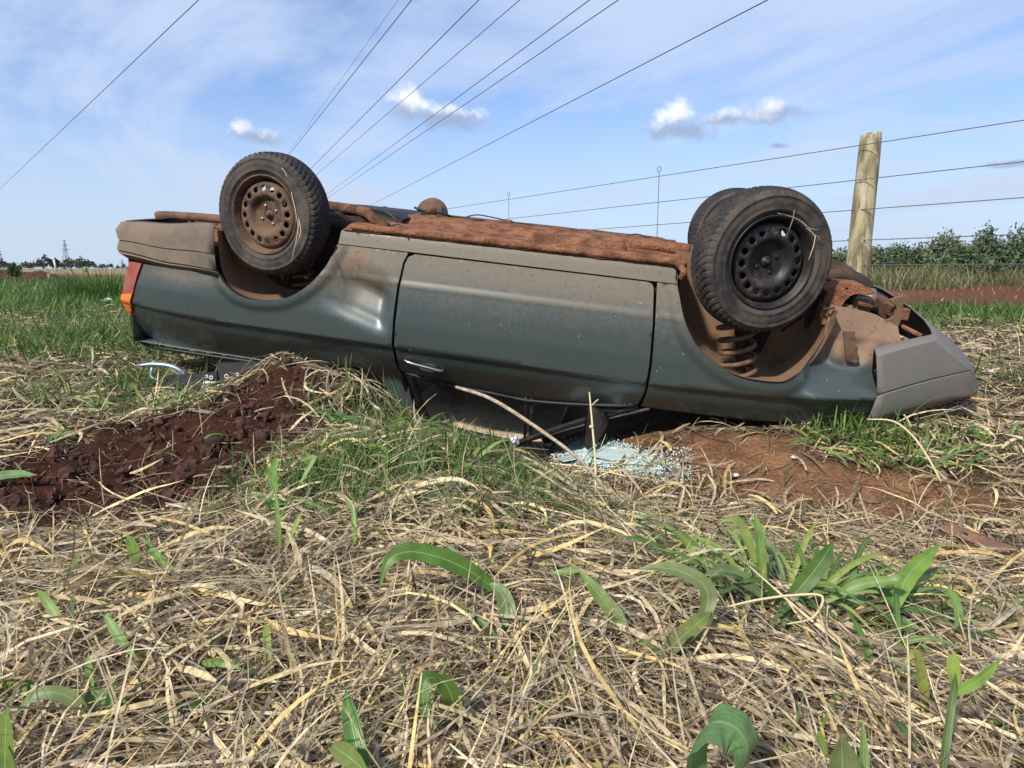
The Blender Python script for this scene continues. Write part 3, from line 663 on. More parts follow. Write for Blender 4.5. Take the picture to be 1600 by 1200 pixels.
rail_box('floor_rail', .60, 2.14, .09, .12, .028, 'mud_orange', -.035); rail_box('floor_rail', 1.32, 1.86, .24, .14, .055, 'mud_orange', -.03); rail_box('floor_rail', .5, 2.1, 1.40, .12, .03, 'mud_under', -.03)
# pinch weld along the sill, torn and bent towards the nose
def pinch():
    rows = []
    for i in range(80):
        x = .42+(2.17-.42)*i/79; b = .012*nz(x, 1, 9)+.01*nz(x, 2, 30); e = float(sstep(x, 1.75, 2.15))
        rows.append([(x, .055+b*.4, -.045), (x, .048+b-.02*e, -.022+.006*nz(x, 5, 12)), (x, .060+b, -.012+.012*nz(x, 9, 8)), (x, .085+b, -.022)])
    return loft('pinch_weld', rows, 'mud_orange', car, .004)
pinch()
mk('torn_flange', *tube_vf(sm([(2.02, .07, -.03), (2.09, .05, -.02), (2.14, .03, -.04), (2.16, .02, -.07), (2.15, .04, -.095)], 5), [.018]*21, 7), 'mud_orange', car)
tube('exhaust_pipe', [(.35, .95, -.0), (.9, .93, -.01), (1.5, .9, .0), (2.2, .87, -.01), (2.6, .85, -.06)], .026, 'mud_under', car, 10)
tube('exhaust_pipe', [(.52, .30, -.035), (.44, .34, -.005), (.33, .42, .03), (.12, .52, .035), (-.15, .55, .03)], .030, 'mud_under', car, 10, 4)
tube('tailpipe', [(-.20, .55, -.08), (-.5, .53, -.108), (-.85, .505, -.118), (-1.045, .50, -.128), (-1.085, .50, -.137)], .027, 'rust_plate', car, 12, 3)
tube('tailpipe_hanger', [(-.86, .5, -.13), (-.855, .5, -.17)], .01, 'rust_plate', car, 6, 0)
def tank():
    rows = []
    for i in range(14):
        t = i/13; x = -.10+.62*t; h = .03*math.sin(min(1, t*5)*math.pi/2)*math.sin(min(1, (1-t)*5)*math.pi/2)
        rows.append([(x, .50, -.06), (x, .52, -.02+h*.7), (x, .58, .0+h+.004*math.sin(x*40)), (x, .8, .005+h), (x, 1.1, .0+h), (x, 1.2, -.06)])
    o = loft('fuel_tank', rows, 'black_plastic', car); tube('fuel_line', [(.5, .5, -.01), (.42, .55, .03), (.2, .6, .045), (0, .62, .035)], .006, 'hose_black', o, 6)
tank()
def far_drum():
    k = empty('bare_brake_drum'); k.parent = car; c = Vector((.43, 1.36, .0))
    v, f = lathe_vf([(0, -.03), (.045, -.03), (.05, -.022), (.088, -.02), (.10, -.012), (.104, .0), (.104, .045), (.110, .05), (.110, .065), (0, .065)], 36); mk('drum_shell', [Vector(p)+c for p in v], f, 'rust_plate', k)
    v, f = lathe_vf([(.0, -.062), (.016, -.062), (.020, -.055), (.020, -.048), (.032, -.046), (.036, -.03)], 18); mk('hub_cap', [Vector(p)+c+Vector((.01, 0, .03)) for p in v], f, 'mud_orange', k)
    mk('caliper_plate', *plate_vf([(c.x-.085, c.z+.02), (c.x-.02, c.z+.035), (c.x+.06, c.z-.005), (c.x+.085, c.z-.055), (c.x-.01, c.z-.07), (c.x-.075, c.z-.05)], c.y-.06, c.y-.036), 'rust_plate', k, False)
    tube('strap', [c+Vector((-.10, -.06, .035)), c+Vector((-.03, -.072, .022)), c+Vector((.045, -.07, .0)), c+Vector((.10, -.05, -.03))], .008, 'black_trim', k, 6)
    mk('edge_shoe', *plate_vf([(c.x+.085, c.z+.055), (c.x+.10, c.z+.05), (c.x+.115, c.z), (c.x+.125, c.z-.03), (c.x+.105, c.z-.02)], c.y-.03, c.y+.03), 'black_trim', k, False)
    tube('hub_arm', [(.05, 1.3, -.06), (.25, 1.3, -.05), (.42, 1.36, -.03)], .028, 'mud_under', k, 8)
far_drum()
for pts, r in [([(.70, 1.2, .0), (.80, 1.2, .035), (.92, 1.2, .03), (1.1, 1.2, .012), (1.4, 1.2, .0), (1.75, 1.15, .004), (2.1, 1.1, .0)], .0045), ([(.55, .30, -.02), (.62, .2, .0), (.68, .12, -.005), (.74, .05, -.06)], .004),
               ([(1.3, 1.0, -.0), (1.6, 1.0, .012), (1.85, 1.0, .005), (2.1, .95, .01)], .008), ([(1.78, .9, -.005), (1.85, .9, .032), (1.92, .9, .035), (1.99, .9, -.005)], .004), ([(.45, .85, .0), (.6, .9, .04), (.72, 1., .02), (.9, 1.05, .012)], .006)]:
    tube('brake_line', pts, r, 'hose_black', car, 6, 5)
box('line_clip', (1.02, 1.18, .016), (.07, .03, .022), 'rust_plate', car, bev=.005)
tube('heat_pipe', [(1.86, .55, .0), (2.0, .55, .008), (2.2, .55, -.0)], .035, 'mud_orange', car, 10)
# springs, struts, axle
def helix(name, base, axis_top, turns, R0, R1, r, mat, parent):
    b, t = Vector(base), Vector(axis_top); ax = t-b; u = ax.orthogonal().normalized(); w = ax.normalized().cross(u); n = int(turns*22)
    P = [b+ax*(i/n)+(u*math.cos(2*math.pi*turns*i/n)+w*math.sin(2*math.pi*turns*i/n))*(R0+(R1-R0)*i/n) for i in range(n+1)]
    return mk(name, *tube_vf(P, r, 8), mat, parent)
strut = empty('front_strut'); strut.parent = car
helix('coil_spring', (2.530, .17, -.60), (2.455, .17, -.28), 5.0, .082, .088, .0125, 'rust_plate', strut)
tube('damper', [(2.55, .19, -.62), (2.45, .19, -.2), (2.44, .19, .05)], .022, 'well_dark', strut, 10, 0)
mk('spring_seat', [Vector(p)+Vector((2.452, .19, -.31)) for p in [(q[0], q[2], q[1]) for q in lathe_vf([(0, 0), (.07, 0), (.09, .012), (.09, .02), (.03, .035), (0, .035)], 24)[0]]], lathe_vf([(0, 0), (.07, 0), (.09, .012), (.09, .02), (.03, .035), (0, .035)], 24)[1], 'well_dark', strut)
box('knuckle', (2.50, .24, .0), (.14, .14, .26), 'well_dark', strut, bev=.03)
rs = empty('rear_suspension'); rs.parent = car
helix('coil_spring', (.02, .30, -.44), (.0, .30, -.15), 6, .058, .058, .008, 'rust_plate', rs); helix('coil_spring', (.02, 1.36, -.44), (.0, 1.36, -.15), 6, .058, .058, .008, 'rust_plate', rs)
tube('axle_beam', [(.05, .2, -.02), (.14, .4, -.02), (.16, .83, -.02), (.14, 1.26, -.02), (.05, 1.46, -.02)], .035, 'well_dark', rs, 10); tube('trailing_arm', [(.0, .3, -.03), (.30, .38, -.06), (.5, .4, -.06)], .03, 'well_dark', rs, 8); tube('trailing_arm', [(.0, 1.36, -.03), (.30, 1.28, -.06), (.5, 1.26, -.06)], .03, 'well_dark', rs, 8)
tube('damper', [(-.1, .33, -.42), (-.06, .3, 0)], .022, 'well_dark', rs, 8, 0)
tube('lower_arm', [(2.5, .25, .02), (2.55, .5, -.05), (2.6, .6, -.08)], .03, 'mud_under', car, 8); tube('lower_arm', [(2.5, 1.41, .02), (2.55, 1.16, -.05), (2.6, 1.06, -.08)], .03, 'mud_under', car, 8); tube('drive_shaft', [(2.48, .2, .02), (2.6, .7, -.06), (2.5, 1.45, .02)], .02, 'well_dark', car, 8)
# engine bay seen from below at the crumpled nose
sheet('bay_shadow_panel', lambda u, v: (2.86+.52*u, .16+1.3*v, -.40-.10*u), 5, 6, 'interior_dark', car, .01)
sub = mk('subframe_bracket', *plate_vf([tuple(p) for p in sm([(2.855, -.215), (2.875, -.10), (2.93, -.055), (3.03, -.05), (3.085, -.075), (3.06, -.095), (2.995, -.095), (2.955, -.14), (2.94, -.20), (2.92, -.255), (2.87, -.26)], 3)], .20, .235, holes=[[(2.905+.012*math.cos(a*.9), -.19+.014*math.sin(a*.9)) for a in range(7)], [(2.955+.009*math.cos(a*.9), -.075+.007*math.sin(a*.9)) for a in range(7)]], warp=lambda x, z: .10*(z+.15)), 'mud_orange', car, False)
mk('subframe_flange', *plate_vf([(2.875, -.10), (2.93, -.052), (3.03, -.048), (3.02, -.066), (2.94, -.07), (2.89, -.11)], .22, .42), 'mud_orange', sub, False)
tube('hose', [(2.92, .5, -.05), (3.0, .46, -.03), (3.08, .42, -.055), (3.11, .42, -.10), (3.09, .46, -.16)], .034, 'well_dark', car, 12)
tube('intake_duct', [(2.82, .8, -.03), (2.95, .8, -.025), (3.06, .78, -.045), (3.12, .75, -.09)], .05, 'well_dark', car, 12)
eng = empty('engine'); eng.parent = car
box('block', (3.0, .75, -.22), (.32, .6, .24), 'well_dark', eng, bev=.03); box('sump', (2.98, .66, -.15), (.2, .34, .12), 'well_dark', eng, bev=.03)
v, f = lathe_vf([(0, 0), (.06, 0), (.062, .01), (.055, .02), (.062, .03), (.06, .04), (0, .04)], 20); mk('pulley', [Vector(p)+Vector((3.08, .38, -.17)) for p in v], f, 'well_dark', eng)
v, f = lathe_vf([(0, 0), (.03, 0), (.045, .01), (.045, .06), (.05, .065), (.05, .1), (0, .1)], 16); mk('starter_motor', [Vector((p[1]+3.02, p[0]+.33, p[2]-.12)) for p in v], f, 'bare_metal', eng)
box('mount', (3.06, .30, -.17), (.09, .06, .07), 'well_brown', eng, bev=.012); box('mount', (2.99, .26, -.20), (.05, .05, .09), 'well_brown', eng, bev=.012); tube('bolt', [(3.03, .24, -.14), (3.10, .24, -.155)], .012, 'mud_orange', eng, 8, 0)
mk('radiator_support', *plate_vf([tuple(p) for p in sm([(3.165, -.105), (3.215, -.085), (3.255, -.082), (3.262, -.105), (3.235, -.118), (3.235, -.15), (3.235, -.235), (3.17, -.24), (3.165, -.215), (3.205, -.185), (3.205, -.14), (3.175, -.115)], 3)], .22, .25, warp=lambda x, z: .3*(x-3.2)), 'well_brown', car, False)
tube('radiator_hose', [(3.12, .42, -.18), (3.19, .40, -.20), (3.25, .36, -.24), (3.30, .30, -.27)], .018, 'well_dark', car, 10)
tube('wiring_loom', [(3.22, .30, -.20), (3.27, .26, -.235), (3.31, .22, -.25), (3.34, .20, -.262)], .012, 'mud_orange', car, 8); box('horn', (3.33, .24, -.262), (.05, .04, .025), 'mud_orange', car, bev=.015, rot=Matrix.Rotation(.5, 3, 'Y'))
tube('tie_bar', [(3.10, .3, -.28), (3.22, .5, -.24), (3.36, .8, -.2), (3.30, 1.3, -.15)], .022, 'well_dark', car, 8); box('crossmember', (3.24, .83, -.17), (.07, 1.2, .06), 'mud_under', car, bev=.01)
mk('lamp_bracket', *plate_vf([(2.945, -.262), (3.0, -.258), (3.005, -.30), (3.055, -.395), (3.045, -.412), (2.995, -.408), (2.99, -.395)], .045, .062, warp=lambda x, z: -.12*(z+.33)+float(plan(x))), 'rust_plate', car, False)
mk('hood_edge', *tube_vf([(2.06, .135, -.795), (2.6, .13, -.785), (3.05, .17, -.755), (3.3, .2, -.72), (3.38, .23, -.70)], .012, 8), 'car_paint', car)

# wheels
def tyre_mesh():
    prof_ = [(.192, .022), (.196, .008), (.205, .001), (.220, -.006), (.222, -.009), (.228, -.009), (.230, -.007), (.245, -.013), (.262, -.012), (.276, -.006), (.278, -.009), (.284, -.007), (.286, -.002), (.296, .005), (.304, .013)]
    tw0, tw1, nt_ = .018, .142, 27; tre = []
    for i in range(nt_):
        a = tw0+(tw1-tw0)*i/(nt_-1); q = abs((i/(nt_-1))*2-1); tre.append((.3165-.010*q**4, a))
    full = prof_+tre+[(r, .16-a) for r, a in prof_[::-1]]
    seg = 480; n = len(full); ang = np.arange(seg)*2*math.pi/seg; Rr = np.array([[p[0] for p in full]]*seg); A = np.array([p[1] for p in full])
    i0 = len(prof_)
    for j in range(nt_):
        i = i0+j; c = abs(A[i]-.08)
        if j in (7, 8, 13, 18, 19): Rr[:, i] -= .0075
        else:
            ph = (ang/(2*math.pi)*60+c*22+(.5 if A[i] > .08 else 0)) % 1.
            Rr[:, i] -= np.where(ph < .27, .0062, 0.)
    for j in range(3):                       # shoulder blocks run on to the sidewall
        for i, mlt in ((i0-1-j, 1-.25*j), (i0+nt_+j, 1-.25*j)):
            ph = (ang/(2*math.pi)*60+.066*22) % 1.; Rr[:, i] -= np.where(ph < .30, .0055*mlt, 0.)
    V = np.stack([Rr*np.cos(ang)[:, None], np.broadcast_to(A, Rr.shape), Rr*np.sin(ang)[:, None]], -1).reshape(-1, 3)
    idx = np.arange(seg*n).reshape(seg, n); nx = np.roll(idx, -1, 0)
    Q = np.stack([idx[:, :-1], nx[:, :-1], nx[:, 1:], idx[:, 1:]], -1).reshape(-1, 4)
    return V, Q, n, i0, nt_
def build_wheel(rim_mat):
    root = empty('wheel')
    V, Q, n, i0, nt_ = tyre_mesh(); ty = big('tyre', V, Q, None, 'tyre', root); ty.data.materials.append(MATS['tyre_side'])
    j = np.tile(np.arange(n-1), 480); ty.data.polygons.foreach_set('material_index', ((j < i0-1) | (j > i0+nt_)).astype(np.int32))
    v, f = lathe_vf([(.188, .03), (.196, .012), (.2025, .004), (.2025, -.003), (.198, -.006), (.193, -.002), (.190, .006), (.184, .012), (.182, .03), (.172, .038), (.170, .075), (.168, .12), (.19, .15)], 72); mk('rim_barrel', v, f, rim_mat, root)
    # pressed disc with a ring of round holes
    def circ(r, k, cx=0, cy=0): return [(cx+r*math.cos(2*math.pi*i/k), cy+r*math.sin(2*math.pi*i/k)) for i in range(k)]
    loops = [circ(.171, 72), circ(.026, 24)]; NH = 16
    for k in range(NH): a = 2*math.pi*k/NH+.1; loops.append(circ(.0145, 14, .134*math.cos(a), .134*math.sin(a)))
    pts, ed = [], []
    for lp in loops:
        k = len(pts); pts += [Vector(p) for p in lp]; ed += [(k+i, k+(i+1) % len(lp)) for i in range(len(lp))]
    for r, k in [(.162, 64), (.154, 60), (.116, 48), (.108, 48), (.101, 44), (.094, 40), (.087, 36), (.078, 32), (.066, 28), (.05, 24), (.036, 20)]: pts += [Vector(p) for p in circ(r, k)]
    vo, eo, fo, *_ = delaunay_2d_cdt(pts, ed, [], 0, 1e-6); fs = []
    for q in fo:
        x, z = sum(vo[i].x for i in q)/len(q), sum(vo[i].y for i in q)/len(q); r = math.hypot(x, z)
        if r < .0255 or r > .171 or any(inpoly(x, z, lp) for lp in loops[2:]): continue
        fs.append(tuple(q))
    pr = [(0, .050), (.026, .050), (.05, .046), (.078, .043), (.087, .035), (.094, .024), (.101, .016), (.108, .013), (.118, .014), (.150, .019), (.162, .026), (.171, .042)]
    yv = lambda r: float(np.interp(r, [a for a, b in pr], [b for a, b in pr]))
    o = mk('wheel_disc', [(p.x, yv(p.length), p.y) for p in vo], fs, rim_mat, root); md = o.modifiers.new('thickness', 'SOLIDIFY'); md.thickness = .004; md.offset = 1
    v, f = lathe_vf([(0, .022), (.010, .022), (.012, .026), (.012, .036), (.022, .038), (.026, .044), (.026, .07)], 20); mk('hub', v, f, rim_mat, root)
    for k in range(4):
        a = 2*math.pi*k/4+.5; v, f = lathe_vf([(0, .036), (.0085, .036), (.0095, .040), (.0095, .058), (.013, .060)], 6); mk('wheel_bolt', [(p[0]+.05*math.cos(a), p[1], p[2]+.05*math.sin(a)) for p in v], f, 'bare_metal' if rim_mat == 'rim_rust' else rim_mat, root)
    v, f = lathe_vf([(.0, .075), (.11, .075), (.125, .09), (.125, .15), (0, .15)], 32); mk('brake_drum', v, f, 'well_dark', root)
    return root
def part_wheel(root, loc, rz, rx=0.):
    root.parent = car; root.location = loc; root.rotation_euler = (rx, 0, rz); return root
def copy_tree(o, parent=None):
    c = o.copy(); COL.objects.link(c); c.parent = parent
    for ch in list(o.children): copy_tree(ch, c)
    return c
rw = build_wheel('rim_rust'); fw = build_wheel('rim_dark')
fw2 = copy_tree(fw)
part_wheel(rw, (-.060, .005, -.012), R_(-9)); part_wheel(fw, (2.545, -.04, .030), R_(25)); rw.scale = (1.035,)*3; fw.scale = (1.085,)*3
part_wheel(fw2, (2.50, CW+.02, .055), math.pi+R_(18))
rw['label'] = 'rust brown steel wheel with a worn tyre'; fw['label'] = 'dark grey steel wheel turned outwards'

# ------------------------------------------------------------------ fence
def hdir(px, py=HOR):
    r = at(px, py, 1.)-CAMP; r[2] = 0; return r/np.linalg.norm(r)
fence = empty('wire_fence', tuple(at(1336, 470, 6.3))); tag(fence, 'wire fence with one round weathered wooden post behind the car', 'fence')
def fpart(o):
    o.parent = fence; o.matrix_parent_inverse = Matrix.Translation(fence.location).inverted(); return o
def post():
    a, b = at(1334, 475, 6.3), at(1361, 210, 6.3); P, rr = [], []
    n = 26; v, f = [], []
    for i in range(n):
        t = i/(n-1); c = a+(b-a)*t
        for k in range(28):
            g = 2*math.pi*k/28; r = (.102-.012*t)*(1+.05*mnoise.noise(Vector((math.cos(g)*1.5, math.sin(g)*1.5, t*5)))+.025*mnoise.noise(Vector((math.cos(g)*5, math.sin(g)*5, t*2)))) 
            if i == n-1: r *= .96
            v.append((c[0]+r*math.cos(g), c[1]+r*math.sin(g), c[2]+(.012*math.cos(g+1) if i >= n-2 else 0)))
    for i in range(n-1):
        for k in range(28): f.append((i*28+k, i*28+(k+1) % 28, (i+1)*28+(k+1) % 28, (i+1)*28+k))
    f.append(tuple(range((n-1)*28, n*28)))
    fpart(mk('post', v, f, 'post_wood'))
post()
fd = hdir(81)
def fence_pt(px, h_py):     # point on the fence line seen at column px, at the height that passes the post at row h_py
    a = at(1350, h_py, 6.25); r = at(px, HOR, 1.)-CAMP
    # intersect in plan
    M2 = np.array([[fd[0], -r[0]], [fd[1], -r[1]]]); t, k = np.linalg.solve(M2, CAMP[:2]-a[:2]); return a+fd*t
for hp in (225, 279, 326, 374, 413):
    a = at(1350, hp, 6.2); A = a-fd*5.5; B = a+fd*42; n = 24
    fpart(mk('fence_wire', *tube_vf([tuple(A+(B-A)*i/n+np.array([0, 0, -.018*math.sin(i/n*math.pi)])) for i in range(n+1)], .0036, 6), 'wire_metal'))
for px in (795, 1025):
    t_, b_ = fence_pt(px, 222), fence_pt(px, 425); P = [b_, (b_+t_)/2, t_, t_+np.array([0, 0, .02])]
    lp = [t_+np.array([.022*math.sin(g), 0, .055-.032*math.cos(g)]) for g in np.linspace(0, 2*math.pi, 12)]
    fpart(mk('dropper', *tube_vf([tuple(p) for p in P+lp], .004, 6), 'wire_metal'))

# ------------------------------------------------------------------ power lines, pylons
for k, (x0, y0, x1, y1, h, r, lab) in enumerate([(310, 0, 0, 295, 7., .012, 'single power line crossing the sky apart, left of the others'),
    (622, 0, 450, 240, 14., .010, 'thinnest power line, outermost of the bundle beside the lone wire'), (643, 0, 453, 240, 11., .019, 'power line running close beside the thinnest one'), (748, 0, 487, 262, 11., .021, 'power line, nearer the thinnest line of the two in the middle pair'), (812, 0, 498, 270, 11., .018, 'power line passing over the left edge of the puffy middle cloud'),
    (921, 0, 515, 300, 11., .021, 'upper power line of the close pair crossing the middle cloud'), (966, 0, 521, 303, 11., .021, 'lower power line of the close pair crossing the middle cloud'), (1199, 0, 565, 328, 11., .024, 'lowest power line, alone beneath the close pair')]):
    vx = x0+(x1-x0)*(HOR-y0)/(y1-y0); v = hdir(vx); r_ = at(x0, y0, 1.)-CAMP; A = CAMP+r_*(h/r_[2])
    n = 40; ts = np.concatenate([[-14., -6.], np.geomspace(1, 500, n)-1]); P = [tuple(A+v*t) for t in ts]
    o = mk('power_line', *tube_vf(P, r, 6), 'cable'); tag(o, lab, 'power line', 'power lines overhead')
def pylon(px, d, top, label, base_y=424):
    root = empty('pylon', tuple(at(px, base_y, d))); tag(root, label, 'pylon', 'lattice pylons on the horizon'); H = (base_y-top)*d/F; w = H*.11; r = .22*d/900
    vf = []; lv = [0, .22, .42, .6, .75, .87, 1.]
    wid = lambda t: w*(1-t)**1.3+.012*H*(1-t*.6)
    for sx in (-1, 1):
        for sy in (-1, 1): mk('leg', *tube_vf([(sx*wid(t), sy*wid(t), t*H) for t in lv], r*1.3, 5), 'tower_steel', root)
    for a, b in zip(lv[:-1], lv[1:]):
        for sy in (-1, 1): vf += [tube_vf([(-wid(a), sy*wid(a), a*H), (wid(b), sy*wid(b), b*H)], r, 4), tube_vf([(wid(a), sy*wid(a), a*H), (-wid(b), sy*wid(b), b*H)], r, 4)]
    mk('bracing', *join(*vf), 'tower_steel', root)
    for t, l in ((.68, .14), (.82, .11), (.95, .07)): mk('cross_arm', *join(tube_vf([(-l*H, 0, t*H), (0, 0, t*H+.03*H), (l*H, 0, t*H)], r*1.2, 4), tube_vf([(-l*H, 0, t*H), (l*H, 0, t*H)], r*1.2, 4)), 'tower_steel', root)
pylon(105, 800, 375, 'lattice pylon standing above the far treeline behind the white pole'); pylon(2, 700, 386, 'lattice pylon farther left along the treeline, half out of view'); pylon(192, 1500, 405, 'tiny distant lattice pylon near the tail of the car')

# ------------------------------------------------------------------ ribbons (straw, blades)
def ribbons(base, az, L_, w, e0, e1, nseg, cols, kap=0., follow=None, roll=None, taper='blade', h0=0.):
    n = len(az); t = np.linspace(0, 1, nseg+1); tm = (t[1:]+t[:-1])/2
    b = lambda a: np.broadcast_to(np.asarray(a, float), (n,))[:, None]
    E_ = b(e0)+(b(e1)-b(e0))*tm; A_ = b(az)+b(kap)*tm; ds = b(L_)/nseg
    dx = np.cos(E_)*np.cos(A_)*ds; dy = np.cos(E_)*np.sin(A_)*ds; dz = np.sin(E_)*ds
    z0 = np.zeros((n, 1)); X = base[:, :1]+np.concatenate([z0, dx.cumsum(1)], 1); Y = base[:, 1:2]+np.concatenate([z0, dy.cumsum(1)], 1); Zr = np.concatenate([z0, dz.cumsum(1)], 1)
    if follow: Z = gz(X, Y)+np.maximum(Zr+b(h0), .001)
    else: Z = base[:, 2:3]+Zr+b(h0)
    Am = b(az)+b(kap)*t; ro = b(roll if roll is not None else 0.)
    px_, py_, pz_ = -np.sin(Am)*np.cos(ro), np.cos(Am)*np.cos(ro), np.sin(ro)*np.ones_like(Am)
    pr = {'blade': np.interp(t, [0, .25, .6, 1], [.55, 1, .85, .06]), 'straw': np.interp(t, [0, .2, .8, 1], [.7, 1, .9, .3])}[taper]
    hw = b(w)*pr*.5
    P = np.stack([X, Y, Z], -1); D = np.stack([px_, py_, pz_], -1)*hw[..., None]
    V = np.stack([P-D, P+D], 2).reshape(-1, 3); m = 2*(nseg+1)
    q = np.array([[2*i, 2*i+1, 2*i+3, 2*i+2] for i in range(nseg)]); Q = (np.arange(n)[:, None, None]*m+q[None]).reshape(-1, 4)
    C = np.repeat(np.asarray(cols), m, 0)
    return V, Q, C
def merge(*rs):
    V, Q, C, k = [], [], [], 0
    for v, q, c in rs: V.append(v); Q.append(q+k); C.append(c); k += len(v)
    return np.concatenate(V), np.concatenate(Q), np.concatenate(C)
DRY = np.array([(.58, .46, .27), (.50, .405, .255), (.41, .32, .20), (.62, .52, .34), (.30, .23, .15), (.21, .15, .10), (.38, .32, .235), (.60, .44, .18), (.15, .10, .065)])
def dry_cols(n, p=(.17, .18, .16, .12, .12, .09, .08, .04, .04)):
    c = DRY[rng.choice(len(DRY), n, p=np.array(p)/sum(p))]; return c*rng.uniform(.75, 1.2, (n, 1))
GRN = np.array([(.085, .165, .028), (.115, .20, .035), (.06, .125, .03), (.155, .235, .05), (.20, .25, .06)])
def grn_cols(n, p=(.3, .28, .2, .15, .07)): return GRN[rng.choice(len(GRN), n, p=p)]*rng.uniform(.75, 1.2, (n, 1))
def wedge(n, d0, d1, k=1.):
    d = d0*np.exp(rng.random(n)*math.log(d1/d0))
    x = rng.uniform(-1, 1, n)*(.88*d+.6); return np.stack([x, d, np.zeros(n)], 1)
# world places of the patches named after what they lie by
PW = lambda px, py: on_ground(px, py)[:2]
def green_mask(X, Y):
    m = np.zeros_like(X)
    for (px, py, rx, ry, a) in [(600, 668, .22, .14, 1.), (700, 700, .26, .16, .95), (780, 735, .25, .14, .8), (650, 740, .35, .25, .8), (540, 720, .25, .25, .6), (780, 790, .35, .25, .5), (470, 760, .25, .2, .35), (850, 760, .2, .15, .5), (1230, 900, .28, .2, .55), (1380, 960, .2, .15, .4), (40, 480, .9, .8, .9), (200, 540, .5, .4, .8), (30, 560, .5, .4, .7), (225, 610, .25, .2, 1.), (300, 640, .2, .14, .6), (250, 560, .35, .25, .7), (100, 530, .6, .5, .6), (60, 640, .4, .2, .35), (1330, 690, .22, .10, 1.), (1420, 708, .26, .13, 1.), (1290, 682, .12, .06, .8), (1500, 500, .5, .6, .7), (1580, 480, .6, .8, .8), (1590, 600, .3, .2, .4)]:
        p = PW(px, py); m += a*blob(X, Y, p[0], p[1], rx, ry)
    m += .5*sstep(Y, 5.2, 8)*(np.sin(X*1.3+Y*.7)*.3+.7)
    return np.clip(m, 0, 1)
def under_car(X, Y):
    q = [(-2.0, 4.0), (-.4, 3.95), (-.25, 3.75), (.4, 3.6), (.75, 3.62), (1.95, 3.45), (2.4, 4.9), (-1.6, 5.6)]; return inpoly_np(X, Y, q)
def straw_layer():
    n = 125000; B = wedge(n, .42, 9.); X, Y = B[:, 0], B[:, 1]
    sm_, bk, gm = soil_mask(X, Y), bank_mask(X, Y), green_mask(X, Y)
    clump = np.sin(X*5.1+2*np.sin(Y*3.3))*np.sin(Y*6.1+1.5*np.sin(X*4.2))
    keep = (rng.random(n) < (1-.93*sm_)*(1-.97*bk)*(1-.5*gm)*(.8+.2*clump)) & ~under_car(X, Y)
    B = B[keep]; n = len(B); X, Y = B[:, 0], B[:, 1]; d = Y
    # matted flow: neighbouring straw lies in roughly the same direction
    flow = 1.2*np.sin(X*2.3+.7)+1.1*np.sin(Y*2.9-X*1.7)+.5*np.sin(X*9+Y*7); az = flow+rng.normal(0, .75, n)+math.pi*(rng.random(n) < .5)
    L_ = rng.uniform(.07, .30, n)*np.where(d < 2.2, 1.0, .85); kind = rng.random(n)
    w = np.where(kind < .60, rng.uniform(.0016, .0040, n), np.where(kind < .90, rng.uniform(.004, .009, n), rng.uniform(.008, .013, n)))*np.clip(d/2.2, 1, 2.2)*np.clip(d/1.2, .62, 1)
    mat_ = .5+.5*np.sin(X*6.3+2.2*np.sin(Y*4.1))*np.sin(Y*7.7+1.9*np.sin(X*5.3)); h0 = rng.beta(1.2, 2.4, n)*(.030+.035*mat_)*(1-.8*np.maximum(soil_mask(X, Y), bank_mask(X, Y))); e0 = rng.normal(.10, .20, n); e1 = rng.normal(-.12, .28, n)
    c = dry_cols(n)*(.50+.50*np.clip(h0/.02, 0, 1))[:, None]  # shade of the gaps put into colour: straw low in the mat is darker
    return ribbons(B, az, L_, w, e0, e1, 4, c, rng.normal(0, .8, n), True, rng.normal(0, .7, n), 'straw', h0)
def straw_up():
    n = 5200; B = wedge(n, .6, 7.); X, Y = B[:, 0], B[:, 1]; keep = (rng.random(n) < (1-.8*soil_mask(X, Y))*(1-.7*bank_mask(X, Y))) & ~under_car(X, Y); B = B[keep]; n = len(B)
    return ribbons(B, rng.uniform(0, 6.3, n), rng.uniform(.08, .26, n), rng.uniform(.0015, .0035, n)*np.clip(B[:, 1]/2, 1, 2), rng.uniform(.35, 1.3, n), rng.uniform(-.6, .9, n), 5, dry_cols(n), rng.normal(0, .6, n), True, None, 'straw')
def top_leaves():
    n = 3000; B = wedge(n, .5, 3.4); X, Y = B[:, 0], B[:, 1]; keep = (rng.random(n) < (1-.9*soil_mask(X, Y))*(1-.95*bank_mask(X, Y))) & ~under_car(X, Y); B = B[keep]; n = len(B); X, Y = B[:, 0], B[:, 1]
    flow = 1.2*np.sin(X*2.3+.7)+1.1*np.sin(Y*2.9-X*1.7)
    c = np.array([(.68, .54, .28), (.64, .52, .31), (.62, .45, .19), (.50, .40, .26)])[rng.choice(4, n)]*rng.uniform(.8, 1.15, (n, 1))
    return ribbons(B, flow+rng.normal(0, .9, n), rng.uniform(.10, .32, n), rng.uniform(.005, .013, n)*np.clip(B[:, 1]/1.3, .55, 1), rng.normal(.25, .25, n), rng.normal(-.35, .35, n), 7, c, rng.normal(0, 1., n), True, rng.normal(0, .8, n), 'blade', rng.uniform(.02, .05, n))
def crumbs():
    n = 26000; B = wedge(n, .5, 5.); X, Y = B[:, 0], B[:, 1]; keep = (rng.random(n) < .35+.4*soil_mask(X, Y)+.35*bank_mask(X, Y)) & ~under_car(X, Y); B = B[keep]; n = len(B)
    return ribbons(B, rng.uniform(0, 6.3, n), rng.uniform(.012, .07, n), rng.uniform(.0015, .004, n), rng.normal(.05, .2, n), rng.normal(0, .3, n), 2, dry_cols(n)*.8, 0., True, rng.normal(0, .5, n), 'straw', rng.uniform(.002, .012, n))
V, Q, C = merge(straw_layer(), straw_up(), top_leaves(), crumbs()); tag(big('dry_straw', V, Q, C, 'straw'), 'matted dry straw covering the ground around the car', 'straw', kind='stuff')
